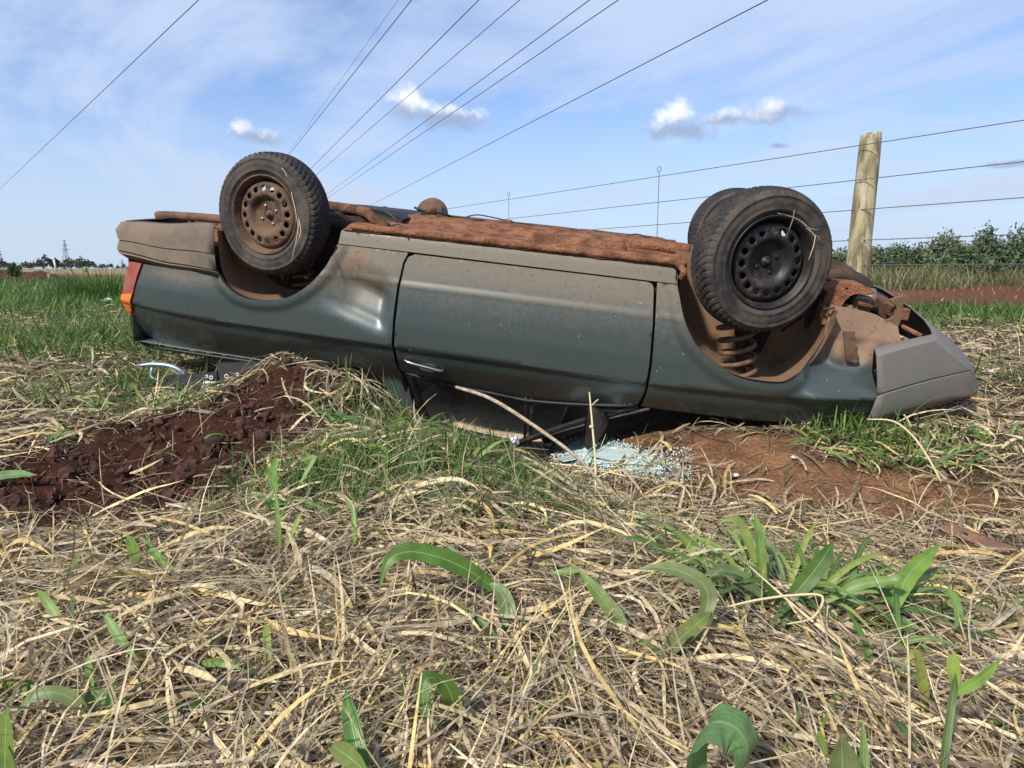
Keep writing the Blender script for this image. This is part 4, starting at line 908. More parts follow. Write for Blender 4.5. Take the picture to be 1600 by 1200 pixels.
def green_layer():
    n = 105000; B = wedge(n, .8, 9.); X, Y = B[:, 0], B[:, 1]; gm = green_mask(X, Y)
    keep = (rng.random(n) < gm*.95+.016) & ~under_car(X, Y) & (soil_mask(X, Y) < .75); B = B[keep]; n = len(B); d = B[:, 1]
    return ribbons(B, rng.uniform(0, 6.3, n), rng.uniform(.09, .22, n)*np.clip(d/3, .8, 1.6), rng.uniform(.003, .0075, n)*np.clip(d/3, .7, 1.8), rng.uniform(.7, 1.5, n), rng.uniform(-.7, .9, n), 5, grn_cols(n), rng.normal(0, .4, n), True, None)
def field_green(n, x0, x1, y0, y1, h0, h1, w, cols, mask=None):
    B = np.stack([rng.uniform(x0, x1, n), rng.uniform(y0, y1, n), np.zeros(n)], 1); B[:, 0] *= 1
    if mask is not None: B = B[mask(B[:, 0], B[:, 1])]
    n = len(B); return ribbons(B, rng.uniform(0, 6.3, n), rng.uniform(h0, h1, n), w*rng.uniform(.6, 1.3, n), rng.uniform(.9, 1.5, n), rng.uniform(-.5, 1., n), 4, cols(n), rng.normal(0, .3, n), True, None)
mixg = lambda n: np.where(rng.random((n, 1)) < .75, grn_cols(n), dry_cols(n)*.8)
gl = [green_layer(), field_green(9000, -13, 1, 7, 16, .1, .28, .016, grn_cols, lambda x, y: (np.abs(x+.45*y) < .38*y+1) & (np.sin(x*2.1)+np.sin(y*1.3+x) > -1.1)), field_green(9000, -32, 0, 14, 34, .14, .36, .03, grn_cols, lambda x, y: x < -.3*y+2),
      field_green(6500, 2.6, 9, 6.3, 9.6, .08, .22, .013, grn_cols, lambda x, y: (x > .42*y) & (np.sin(x*2.3+1)+np.sin(y*2.7+x*.7) > -.15)), field_green(500, 4, 16, 10, 20, .06, .16, .012, lambda n: dry_cols(n)*.9)]
V, Q, C = merge(*gl); tag(big('green_grass', V, Q, C, 'grass'), 'short green grass growing through the straw and over the field', 'grass', kind='stuff')
olive = lambda n: np.array([(.19, .205, .08), (.24, .215, .10), (.13, .17, .06), (.33, .26, .14)])[rng.choice(4, n, p=(.35, .25, .25, .15))]*rng.uniform(.7, 1.2, (n, 1))
V, Q, C = field_green(21000, 7., 25, 18.5, 26, .25, 1.0, .02, olive, lambda x, y: (x > .36*y) & (rng.random(len(x)) < .45+.55*np.sin(x*1.3+2*np.sin(y*.8)))); tag(big('tall_field_grass', V, Q, C, 'grass'), 'tall olive and tan grass along the foot of the sapling row', 'grass', kind='stuff')

# ------------------------------------------------------------------ saplings, far trees, left background
def foliage(c, rad, n, leaf, col, clumps=14, seed=0):
    r = np.random.default_rng(seed); cc = r.normal(0, 1, (clumps, 3)); cc /= np.linalg.norm(cc, axis=1)[:, None]; cc *= r.uniform(.35, .85, (clumps, 1)); cc[:, 2] = np.abs(cc[:, 2])*1.1-.25
    k = r.integers(0, clumps, n); P = cc[k]+r.normal(0, .20, (n, 3)); taper = np.clip(1.05-.50*np.maximum(P[:, 2], -.3), .2, 1.3); P[:, :2] *= taper[:, None]
    P = P*np.array(rad)+np.array(c); a = r.normal(0, 1, (n, 3)); a /= np.linalg.norm(a, axis=1)[:, None]; b_ = np.cross(a, r.normal(0, 1, (n, 3))); b_ /= np.linalg.norm(b_, axis=1)[:, None]; s_ = leaf*r.uniform(.6, 1.3, (n, 1))
    V = np.stack([P-a*s_, P+b_*s_*.38, P+a*s_, P-b_*s_*.38], 1).reshape(-1, 3); Q = np.arange(n*4).reshape(-1, 4)
    C = np.repeat(np.array(col)*r.uniform(.6, 1.35, (n, 1))*(.8+.4*r.random((clumps, 1))[k]), 4, 0); return V, Q, C
def sapling(px, d, top, w, k, label):
    p = at(px, HOR, d); x, y = p[0], p[1]; z = float(gz(x, y)); H = HC+(HOR-top)*d/F-z
    root = empty('sapling_tree', (x, y, z)); tag(root, label, 'tree', 'young trees in a row beyond the red soil')
    r = random.Random(k); vf = [tube_vf([(0, 0, 0), (.03*r.uniform(-1, 1), .02, H*.45), (.05*r.uniform(-1, 1), 0, H*.95)], [.035, .022, .006], 6)]
    for j in range(9):
        a = r.uniform(0, 6.3); h = H*r.uniform(.12, .75); l = w*r.uniform(.4, .8); vf.append(tube_vf([(0, 0, h), (l*.5*math.cos(a), l*.5*math.sin(a), h+.10*H), (l*math.cos(a), l*math.sin(a), h+.22*H)], [.014, .01, .004], 5))
    mk('trunk', *join(*vf), 'bark', root, cols=(.16, .12, .09))
    col = [(.125, .165, .085), (.15, .185, .10), (.10, .145, .07)][k % 3]
    V, Q, C = foliage((0, 0, H*.47), (w, w, H*.56), 2600, .085, col, 22, 100+k); big('crown', V, Q, C, 'tree_leaf', root)
where = ['just behind the fence post', 'next along from the tree by the post', 'shorter and thinner than both its neighbours', 'with a loose open top', 'with a pointed top beside the loose one', 'broad and low in mid row', 'tallest and most pointed of the middle row', 'dense, beside the tallest pointed one', 'dark, near the end of the visible row', 'tall, at the end of the visible row']
k = 0
SW = 1.25
for (px, top, w) in [(1322, 380, .7), (1362, 386, .7), (1402, 372, .7), (1436, 384, .6), (1472, 360, .75), (1508, 382, .7), (1540, 354, .8), (1570, 380, .6), (1594, 352, .8), (1632, 344, .9)]:
    sapling(px, 26+(k*37 % 5)*.5, top, w*SW, k, 'young grey green sapling tree '+where[k]); k += 1
V, Q, C = merge(*[foliage((at(px, HOR, 31)[0], 31+(i % 3), .85), (1.5, 1.2, .72), 1300, .10, (.085, .115, .06), 12, 300+i) for i, px in enumerate(range(1290, 1760, 34))]); tag(big('sapling_thicket', V, Q, C, 'tree_leaf'), 'dark leafy thicket filling in behind the sapling row', 'thicket', kind='stuff')
def far_wood():
    rs_ = []; r = np.random.default_rng(5)
    for i in range(95):
        px = -420+i*8.6+r.uniform(-4, 4); d = r.uniform(380, 520); hp = r.uniform(9, 18)+(5 if 60 < px < 150 else 0)-(7 if px > 165 else 0)
        p = at(px, HOR, d); H = hp*d/F; rs_.append(foliage((p[0], p[1], .2+H*.45), (H*.55, H*.5, H*.55), 170, H*.13, np.array([(.045, .07, .035), (.06, .085, .045), (.085, .10, .06)][i % 3]), 9, 700+i))
    V, Q, C = merge(*rs_); tag(big('distant_wood', V, Q, C, 'tree_leaf'), 'dark wood along the horizon beyond the dry field', 'wood', kind='stuff')
far_wood()
def wp_pole():
    root = empty('white_pole', tuple(at(88, 424, 120))); tag(root, 'short white leaning pole in front of the far wood', 'pole')
    mk('shaft', *tube_vf([(0, 0, 0), (-.12, 0, 1.2), (-.26, 0, 2.1)], [.17, .16, .15], 10), 'white_scrap', root); mk('cap', *tube_vf([(-.26, 0, 2.1), (-.27, 0, 2.25), (-.30, 0, 2.35)], [.19, .19, .10], 10), 'white_scrap', root)
wp_pole()
for px, py, lab in ((77, 438, 'small pale wooden stake at the edge of the ploughed strip'), (134, 425, 'pale wooden stake showing above the tall grass clump')):
    b = on_ground(px, py); root = empty('wooden_stake', tuple(b)); tag(root, lab, 'stake'); h = 8*b[1]/F+.05; mk('shaft', *tube_vf([(0, 0, -.05), (.01, 0, h*.6), (-.02, 0, h)], [.045*b[1]/20, .04*b[1]/20, .035*b[1]/20], 8), 'white_scrap' if False else 'post_wood', root); mk('tip', *tube_vf([(-.02, 0, h), (-.02, 0, h+.03)], [.034*b[1]/20, .01], 8), 'post_wood', root)
for px, w, h, lab in ((-8, 1.6, .55, 'rough red earth mound at the left field edge'), (28, 1.3, .42, 'low red earth mound beside the small shrub'), (58, 1.4, .45, 'red earth mound next to the pale stake')):
    c = at(px, 437, 36); z0 = .2
    def fn(u, v, c=c, w=w, h=h, px=px):
        x, y = (u-.5)*2*w, (v-.5)*2*w*.7; r = math.hypot(x/w, y/(w*.7)); e = max(0, 1-r*r); return (c[0]+x, c[1]+y, z0-.03+h*e*(1+.5*mnoise.noise(Vector((x*2.2+px, y*2.2, 0))))+.10*e*mnoise.noise(Vector((x*7, y*7, px))))
    o = sheet('earth_mound', fn, 34, 26, 'soil_clod', None); tag(o, lab, 'mound', 'earth mounds along the ploughed strip')
def shrub():
    c = on_ground(26, 440); root = empty('small_shrub', tuple(c)); tag(root, 'small green shrub in front of the earth mounds', 'shrub')
    mk('stem', *tube_vf([(0, 0, 0), (.02, 0, .5)], [.03, .01], 6), 'bark', root, cols=(.14, .1, .07)); V, Q, C = foliage((0, 0, .45), (.32, .3, .42), 700, .06, (.06, .10, .035), 9, 55); big('crown', V, Q, C, 'tree_leaf', root)
shrub()
def tall_clump(px, py, n, rx, h0, h1, w, name, label, seed=3):
    c = on_ground(px, py); B = np.stack([c[0]+rng.normal(0, rx, n), c[1]+rng.normal(0, rx*.6, n), np.zeros(n)], 1)
    out = np.arctan2(B[:, 1]-c[1], B[:, 0]-c[0]); V, Q, C = ribbons(B, out+rng.normal(0, .6, n), rng.uniform(h0, h1, n), w*rng.uniform(.6, 1.3, n), rng.uniform(1.1, 1.5, n), rng.uniform(-.3, 1.0, n), 7, grn_cols(n, (.35, .35, .15, .12, .03)), 0., True, None)
    o = big(name, V-c, Q, C, 'grass'); o.location = c; tag(o, label, 'grass', kind='stuff'); return o
tall_clump(152, 468, 420, .33, .35, .85, .014, 'tall_grass_clump', 'tall bright green grass clump rising behind the rear bumper')

# ------------------------------------------------------------------ broad-leaved grass plants
def leaf(name, path, w, col, parent, fold=.25, prof_=((0, .5), (.3, 1), (.7, .82), (1, .03)), twist=0., side=None):
    P = [Vector(p) for p in sm(path, 5)]; n = len(P); V, U, Fc = [], [], []
    up0 = None
    for i in range(n):
        t = (P[min(i+1, n-1)]-P[max(i-1, 0)]).normalized(); s_ = t.cross(Vector((0, -.75, .65)))
        s_ = s_.normalized() if s_.length > 1e-4 else Vector((1, 0, 0))
        if side is not None: s_ = Vector(side)-t*t.dot(Vector(side)); s_.normalize()
        if up0 is not None and s_.dot(up0) < 0: s_ = -s_
        up0 = s_.copy(); s_ = Matrix.Rotation(twist*(i/n-.3), 3, t) @ s_; nn_ = s_.cross(t).normalized()
        hw = w*.5*float(np.interp(i/(n-1), [a for a, b in prof_], [b for a, b in prof_])); wav = .06*math.sin(i*1.7)*hw
        for u in (-1, -.5, 0, .5, 1): V.append(P[i]+s_*hw*u+nn_*(abs(u)*hw*fold+wav*u)); U.append(u)
    for i in range(n-1):
        for j in range(4): Fc.append((i*5+j, i*5+j+1, (i+1)*5+j+1, (i+1)*5+j))
    return mk(name, V, Fc, 'broad_leaf', parent, cols=col, attrs={'u': U})
LG, LD, LY, LB = (.17, .27, .055), (.085, .165, .032), (.28, .34, .08), (.16, .235, .085)
def plant(label, leaves, group=None, stems=(), cat='grass plant', side=None):
    """leaves: (pixel path, depth start, depth end, width, colour)"""
    bx_, by_ = leaves[0][0][0]; gd = (on_ground(bx_, by_, .035)-CAMP) @ FWD; k_ = gd/leaves[0][1]
    leaves = [(pp, d0*k_, d1*k_, w*max(.75, k_), col) for pp, d0, d1, w, col in leaves]
    b0 = at(*leaves[0][0][0], leaves[0][1]); base = Vector((b0[0], b0[1], float(gz(b0[0], b0[1])))); root = empty('grass_plant', base); tag(root, label, cat, group)
    for (pp, d0, d1, w, col) in leaves:
        path = [Vector(at(x, y, d0+(d1-d0)*i/(len(pp)-1)))-base for i, (x, y) in enumerate(pp)]; leaf('leaf', path, w, tuple(c*random.uniform(.85, 1.15) for c in col), root, twist=random.uniform(-.5, .5), side=side)
    for (pp, d0, d1, r, mat) in stems:
        path = [Vector(at(x, y, d0+(d1-d0)*i/(len(pp)-1)))-base for i, (x, y) in enumerate(pp)]; tube('stem', path, r, mat, root, 7)
    return root
plant('green plant with one broad arching leaf folded at the tip, amid the straw', [([(778, 985), (792, 955), (782, 925), (762, 910)], 1.38, 1.42, .036, LB), ([(770, 918), (735, 893), (690, 872), (640, 862), (608, 876), (592, 920)], 1.42, 1.36, .040, LD), ([(768, 912), (735, 885), (710, 862), (690, 843)], 1.42, 1.47, .014, LD)])
plant('single straight pale green leaf lying tilted in the straw', [([(982, 992), (960, 960), (930, 922), (904, 889)], 1.30, 1.36, .031, LG), ([(905, 890), (885, 893), (858, 897)], 1.4, 1.42, .016, LG)])
plant('green plant with a long leaf drooping left and one pointing up right', [([(1035, 1022), (1060, 1000), (1092, 972), (1112, 955)], 1.24, 1.30, .034, LG), ([(1085, 985), (1106, 945), (1100, 915), (1065, 893), (1030, 887), (998, 889)], 1.30, 1.34, .033, LB), ([(1035, 1022), (1015, 1008), (998, 1004)], 1.24, 1.22, .018, LG), ([(1035, 1024), (1010, 1030), (985, 1030)], 1.24, 1.26, .02, LD)], stems=[([(1055, 1040), (1085, 985), (1106, 925)], 1.26, 1.32, .004, 'hose_black')] if False else ())
plant('large green leaf curled over into a loop at the bottom', [([(1082, 1300), (1078, 1200), (1090, 1150), (1118, 1128), (1150, 1138), (1168, 1168), (1160, 1200), (1140, 1240)], .60, .58, .052, LB)], side=(.62, .75, .1))
plant('broad blunt green blade standing upright at the bottom', [([(1322, 1330), (1318, 1240), (1316, 1190), (1315, 1146)], .62, .60, .034, LB), ([(1352, 1300), (1350, 1200), (1348, 1125)], .62, .66, .010, LG), ([(1290, 1180), (1280, 1150), (1276, 1145)], .7, .7, .008, LY)])
bpy.data.objects['grass_plant.004'].children[0].name = 'leaf'
plant('yellow green blade bent over at its top among the straw', [([(1446, 1122), (1442, 1080), (1436, 1040), (1428, 1022), (1412, 1035)], .98, .95, .018, LY)])
plant('thin tall green stalk with small side blades', [([(1462, 1290), (1478, 1160), (1490, 1080), (1494, 1050)], .72, .78, .009, LD), ([(1490, 1085), (1530, 1062), (1566, 1028)], .78, .80, .012, LG), ([(1492, 1075), (1488, 1040), (1492, 1018)], .78, .78, .016, LY), ([(1440, 1200), (1420, 1150), (1395, 1120)], .8, .85, .010, LD)])
plant('green stalk with a long leaf slanting up to the right', [([(1405, 1030), (1402, 975), (1400, 935), (1402, 925)], 1.22, 1.3, .012, LD), ([(1400, 945), (1415, 905), (1440, 878), (1470, 850)], 1.3, 1.36, .034, LG), ([(1402, 1010), (1420, 1002), (1460, 998), (1520, 1018)], 1.24, 1.2, .009, LB), ([(1480, 920), (1492, 940), (1498, 965), (1490, 985)], 1.3, 1.25, .018, LG), ([(1400, 950), (1380, 925), (1368, 915)], 1.3, 1.32, .02, LD)])
plant('bright green blade rising at the corner of the straw', [([(10, 1290), (8, 1200), (9, 1140), (12, 1104)], .62, .62, .022, LG), ([(-40, 1088), (0, 1080), (40, 1082), (72, 1096)], .8, .78, .022, LG)])
plant('dark green bent leaf pair low in the straw', [([(712, 1132), (708, 1095), (694, 1066), (680, 1057)], .98, .96, .028, LD), ([(690, 1062), (668, 1060), (660, 1090), (672, 1125), (690, 1145)], .98, .94, .02, LD)])
plant('upright dark blade with a short leaf crossing its foot', [([(575, 1260), (560, 1180), (547, 1120), (540, 1075)], .80, .88, .024, LD), ([(520, 1165), (548, 1185), (580, 1215)], .8, .74, .022, LG)])
plant('short wide blade standing at the edge of the dark hollow', [([(218, 900), (210, 865), (204, 845), (198, 836)], 1.55, 1.55, .024, LG), ([(288, 920), (262, 885), (240, 862), (220, 840)], 1.5, 1.6, .018, LG)])
plant('thin slanting blades on the dark straw slope', [([(105, 995), (88, 962), (70, 935), (56, 920)], 1.2, 1.25, .017, LG), ([(122, 1010), (112, 970), (118, 930)], 1.2, 1.22, .010, LD), ([(100, 900), (116, 880), (128, 862)], 1.5, 1.5, .012, LG)])
plant('low spreading leaves with upright blades in the lower straw', [([(150, 1140), (110, 1090), (60, 1085), (20, 1120)], .86, .84, .018, LB), ([(168, 1150), (172, 1110), (178, 1060)], .86, .86, .015, LD), ([(120, 1095), (160, 1090), (200, 1097)], .88, .86, .018, LB), ([(142, 1100), (140, 1060), (138, 1020)], .9, .92, .012, LG), ([(165, 960), (190, 1000), (215, 1030)], 1.0, .96, .014, LG)])
plant('pale leaf blade sticking in from the side over the hollow', [([(-30, 752), (0, 744), (30, 741), (58, 742)], 1.7, 1.68, .024, LB)])
plant('slim upright blades with a drooping tip near the soil heap', [([(438, 862), (434, 810), (430, 765)], 1.75, 1.78, .014, LG), ([(446, 856), (460, 825), (474, 795)], 1.75, 1.75, .013, LY), ([(432, 770), (426, 745), (432, 722), (440, 718)], 1.8, 1.8, .024, LG), ([(470, 720), (490, 715), (478, 740), (466, 760)], 1.85, 1.8, .014, LG), ([(555, 860), (553, 820), (550, 790), (535, 770)], 1.75, 1.8, .012, LG)])
# the leafy tuft right of the middle
def tuft(label, px, py, n, L0, L1, w0, w1, spread, extra=(), group=None):
    c = on_ground(px, py, .02); root = empty('grass_tuft', tuple(c)); tag(root, label, 'grass tuft', group)
    for k in range(n):
        a = random.uniform(0, 6.28); r0 = spread*math.sqrt(random.random()); bx, by = r0*math.cos(a)*1.5, r0*math.sin(a)*.7; bz = float(gz(c[0]+bx, c[1]+by))-c[2]
        L_ = random.uniform(L0, L1); e = random.uniform(.75, 1.45); az = a+random.uniform(-.8, .8); p = Vector((bx, by, bz)); path = [p.copy()]
        for i in range(6): p = p+Vector((math.cos(e)*math.cos(az), math.cos(e)*math.sin(az), math.sin(e)))*L_/6; e -= random.uniform(.08, .42); path.append(p.copy())
        leaf('leaf', path, random.uniform(w0, w1), random.choice([LG, LD, LD, LB, LG, LY]), root, twist=random.uniform(-.8, .8))
    for (pp, d0, d1, w, col) in extra: leaf('leaf', [Vector(at(x, y, d0+(d1-d0)*i/(len(pp)-1)))-Vector(c) for i, (x, y) in enumerate(pp)], w, col, root)
tuft('big bushy tuft of broad green leaves in the dry straw', 1235, 945, 130, .10, .27, .007, .018, .15, [([(1225, 945), (1262, 905), (1288, 870), (1302, 845)], 1.42, 1.4, .036, LD), ([(1195, 920), (1188, 860), (1184, 825), (1178, 800)], 1.5, 1.52, .022, LG), ([(1180, 880), (1165, 835), (1150, 812), (1124, 815)], 1.5, 1.5, .022, LY), ([(1290, 940), (1340, 915), (1400, 905), (1415, 900)], 1.4, 1.35, .02, LG), ([(1190, 930), (1160, 905), (1130, 890), (1100, 898)], 1.42, 1.38, .03, LB), ([(1290, 985), (1310, 1010), (1325, 1045), (1330, 1080)], 1.3, 1.2, .02, LB)])
tuft('leafy green tuft partly hidden behind the big bushy one', 1110, 880, 14, .08, .18, .012, .02, .09)
tuft('grass tuft growing below the overturned hood', 1420, 722, 40, .10, .22, .008, .016, .2)
tuft('grass tuft spreading sideways below the front wheel arch', 1320, 690, 26, .10, .20, .008, .014, .13)
tuft('grass tuft beside the broken black plastic by the soil heap', 225, 640, 40, .10, .24, .008, .016, .16)
tuft('grass tuft growing against the rear window pillar', 592, 672, 34, .10, .22, .008, .015, .12)
tuft('grass tuft in front of the driver window opening', 705, 720, 26, .09, .18, .008, .015, .13)
SPRIG = ['beside the stick foot in the middle straw', 'just in front of the window tuft', 'between the window tuft and the arching leaf', 'right of the arching leaf, toward the glass heap', 'left of the arching leaf in pale straw', 'below the glass heap in dark straw', 'where the stick meets the straw', 'on the edge of the churned soil', 'by the slim upright blades', 'near the straight tilted leaf, very short', 'far off beside the tall grass clump', 'in dry straw behind the soil heap', 'in the open straw toward the field', 'near the rear lamp of the car', 'at the straw edge beyond the hollow', 'on the rim of the dark hollow', 'among wide dry leaves below the hollow', 'in the matted straw beside the low spreading leaves', 'on pale straw beyond the front bumper', 'by the thin stalk in shaded straw', 'close to the rusty bracket', 'under the drooping end of the stick', 'beside the reddish dry stem', 'near the yellow green bent blade', "on the soil heap's lower slope", 'by the foot of the thin tall stalk', 'near the upright dark blade']
SPR = -1
for (px, py, n) in [(640, 790, 5), (610, 750, 5), (690, 770, 5), (745, 800, 4), (560, 800, 4), (830, 780, 4), (880, 790, 4), (380, 760, 3), (480, 800, 4), (820, 1030, 2), (60, 470, 6), (100, 590, 5), (40, 560, 6), (140, 545, 6), (20, 620, 5), (70, 690, 4), (330, 990, 3), (240, 1060, 3), (1560, 690, 6), (1590, 1010, 4), (1540, 950, 3), (950, 820, 4), (1020, 1180, 2), (1380, 1080, 3), (290, 700, 3), (1500, 1130, 3), (420, 1080, 2)]:
    SPR += 1; tuft('small green grass sprig '+SPRIG[SPR], px, py, n, .07, .17, .008, .017, .05, group='grass sprigs in the straw')

# ------------------------------------------------------------------ sticks, stalks, debris
def thing_tube(name, label, cat, pts, r, mat, extra=()):
    base = Vector(at(*pts[0])); root = empty(name, base); tag(root, label, cat)
    tube('stalk', [Vector(at(*p))-base for p in pts], r, mat, root, 8, 4)
    for (pp, rr) in extra: tube('twig', [Vector(at(*p))-base for p in pp], rr, mat, root, 6, 3)
thing_tube('dry_stick', 'long dry brown stick leaning over the driver window opening', 'stick', [(1010, 850, 2.15), (960, 780, 2.35), (905, 718, 2.55), (850, 676, 2.7), (790, 636, 2.85), (755, 618, 2.95), (713, 605, 3.05)], [.004, .005, .006, .0075, .008, .008, .007], 'stick_bark', [([(975, 800, 2.3), (1010, 830, 2.3), (1050, 850, 2.25)], .003)])
def m_tan():
    b = NB('dry_stalk'); n1 = b.noise(30, 3, .6); b.bsdf(b.mix(n1, (.48, .36, .19), (.62, .52, .32)), .7)
m_tan()
thing_tube('dry_weed', 'thin upright dry stem with a side twig in front of the door mirror', 'weed', [(931, 790, 2.5), (930, 720, 2.62), (926, 670, 2.7), (921, 613, 2.8)], [.004, .0045, .004, .003], 'dry_stalk', [([(923, 635, 2.77), (930, 628, 2.77), (935, 624, 2.77)], .0025), ([(927, 668, 2.7), (921, 666, 2.7)], .006)])
thing_tube('dry_weed', 'bent dry stem arching out below the front bumper', 'weed', [(1470, 752, 2.8), (1450, 715, 2.85), (1425, 680, 2.9), (1395, 658, 2.95), (1355, 655, 3.0)], [.004, .004, .004, .004, .003], 'dry_stalk', [([(1424, 668, 2.92), (1418, 655, 2.92), (1412, 648, 2.92)], .003)])
thing_tube('dry_weed', 'reddish dry stem slanting up out of the lower straw', 'weed', [(975, 1195, .85), (945, 1130, .92), (920, 1060, 1.0), (892, 1020, 1.05)], [.003, .004, .004, .002], 'stick_bark')
thing_tube('dry_weed', 'long pale stem lying across the dark hollow edge', 'weed', [(300, 870, 1.55), (400, 812, 1.7), (480, 782, 1.8)], [.003, .003, .0025], 'dry_stalk')
thing_tube('dry_weed', 'dry stem curving over the leafy tuft', 'weed', [(1130, 950, 1.36), (1180, 938, 1.33), (1240, 930, 1.3), (1285, 932, 1.27), (1270, 965, 1.25), (1230, 975, 1.25)], [.0018, .0024, .0024, .0024, .002, .0012], 'dry_stalk')
# rusty channel bracket on the right
def bracket():
    a, b = on_ground(1470, 848), on_ground(1572, 890); a = Vector(a)+Vector((0, 0, .065)); b = Vector(b)+Vector((0, 0, .06)); x = (b-a); L_ = x.length; x.normalize(); z = Vector((-.15, -.55, .83)); y = z.cross(x).normalized(); z = x.cross(y)
    root = empty('rusty_bracket', a); root.rotation_euler = Matrix((x, y, z)).transposed().to_euler(); tag(root, 'rust brown pressed metal bracket with a hole lying on the straw', 'bracket')
    P = lambda pts: [(p[0], p[1]) for p in pts]; hole = [(L_*.36+.016*math.cos(g), -.002+.010*math.sin(g)) for g in np.linspace(0, 5.6, 9)]
    v, f = plate_vf([(0, -.010), (.02, -.03), (L_*.6, -.032), (L_*.75, -.03), (L_, -.014), (L_, .02), (L_*.6, .03), (.01, .026)], -.002, .002, holes=[hole]); mk('web', [(p[0], p[2], p[1]+.006*math.sin(p[0]*30)) for p in v], f, 'bracket_rust', root, False)
    for s_ in (-1, 1): mk('flange', *box_vf((L_*.5, s_*.03, -.010), (L_*.94, .003, .022), None, .001), 'bracket_rust', root, False)
    tube('rolled_edge', [(.02, -.031, .003), (L_*.5, -.033, .006), (L_*.97, -.018, .003)], .0035, 'bracket_rust', root, 6)
bracket()
# broken glass
def on_ground_many(px, py):
    r = FWD[None]*F+np.stack([px-800., 0*px, 0*px], 1)-UP[None]*(py-600.)[:, None]; r /= F; t = np.full(len(px), 2.6)
    for _ in range(16):
        p = CAMP+r*t[:, None]; t += (p[:, 2]-gz(p[:, 0], p[:, 1]))/np.maximum(.05, -r[:, 2])*.7
    return CAMP+r*t[:, None]
def on_ground_fast(px, py): return on_ground_many(np.array([float(px)]), np.array([float(py)]))[0]
def glass():
    n = 8000; r = np.random.default_rng(9); px = r.normal(955, 40, n); py = 717+(px-955)*.17+r.normal(0, 9.5, n)
    far = r.random(n) < .12; px[far] = r.uniform(830, 1080, far.sum()); py[far] = 700+r.uniform(0, 60, far.sum())
    p = on_ground_many(px, py); p[:, 2] += r.uniform(.003, .02, n)*np.exp(-((px-955)/60)**2)+.004; s_ = r.uniform(.002, .0055, (n, 1))
    a = r.normal(0, 1, (n, 3)); a /= np.linalg.norm(a, axis=1)[:, None]; b = np.cross(a, r.normal(0, 1, (n, 3))); b /= np.linalg.norm(b, axis=1)[:, None]; c = np.cross(a, b)
    V = np.stack([p+a*sx*s_+b*sy*s_*.8+c*sz*s_*.35 for sx, sy, sz in ((-1, -1, -1), (1, -1, -1), (1, 1, -1), (-1, 1, -1), (-1, -1, 1), (1, -1, 1), (1, 1, 1), (-1, 1, 1))], 1).reshape(-1, 3)
    Q = (np.arange(n)[:, None, None]*8+np.array(((0, 3, 2, 1), (4, 5, 6, 7), (0, 1, 5, 4), (1, 2, 6, 5), (2, 3, 7, 6), (3, 0, 4, 7)))[None]).reshape(-1, 4)
    tag(big('glass_crumbs', V, Q, None, 'green_glass', smooth=False), 'heap of pale green broken safety glass crumbs by the roof edge', 'broken glass', kind='stuff')
glass()
for (pts, lab) in [([(915, 712), (950, 706), (985, 712), (990, 724), (955, 730), (925, 724)], 'largest flat sheet of cracked green glass on the glass heap'), ([(940, 700), (958, 690), (962, 698), (950, 706)], 'pointed green glass piece standing up by the mirror'), ([(870, 722), (900, 716), (905, 724), (880, 730)], 'narrow glass piece at the edge of the glass heap')]:
    c = Vector(on_ground_fast(*pts[0])); P = [Vector(on_ground_fast(*p))-c+Vector((0, 0, .022+.004*i)) for i, p in enumerate(pts)]; n = len(P)
    o = mk('glass_shard', P+[p-Vector((0, 0, .005)) for p in P], [tuple(range(n)), tuple(range(n, 2*n))[::-1]]+[(i, i+n, (i+1) % n+n, (i+1) % n) for i in range(n)], 'green_glass', None, False); o.location = c; tag(o, lab, 'glass shard')
# soil clods
def clods():
    r = np.random.default_rng(3); bm = bmesh.new(); bmesh.ops.create_icosphere(bm, subdivisions=2, radius=1); bv = np.array([v.co for v in bm.verts]); bf = np.array([[v.index for v in f.verts] for f in bm.faces]); bm.free()
    shp = [bv*np.array([1+.55*mnoise.noise(Vector(b*1.7+k*9.3))+.35*mnoise.noise(Vector(b*4.5+k*3.1)) for b in bv])[:, None] for k in range(14)]
    N = 14000; x, y = r.uniform(-2.6, .6, N), r.uniform(.7, 3.7, N); ok = r.random(N) < soil_mask(x, y)**1.6*.55; x, y = x[ok], y[ok]; z = gz(x, y); V, Fc, k = [], [], 0
    for i in range(min(len(x), 1500)):
        s_ = min(r.gamma(1.3, .0055)+.003, .032); q = shp[i % 14]*s_*r.uniform(.65, 1.2, 3); g = r.uniform(0, 6.3); q = q @ np.array([[math.cos(g), math.sin(g), 0], [-math.sin(g), math.cos(g), 0], [0, 0, 1]]); V.append(q+np.array([x[i], y[i], z[i]+s_*.3])); Fc.append(bf+k); k += len(bv)
    o = mk('soil_clods', np.concatenate(V), np.concatenate(Fc), 'soil_clod', smooth=False); tag(o, 'crumbled dark red soil clods on the churned ground', 'soil', kind='stuff')
clods()
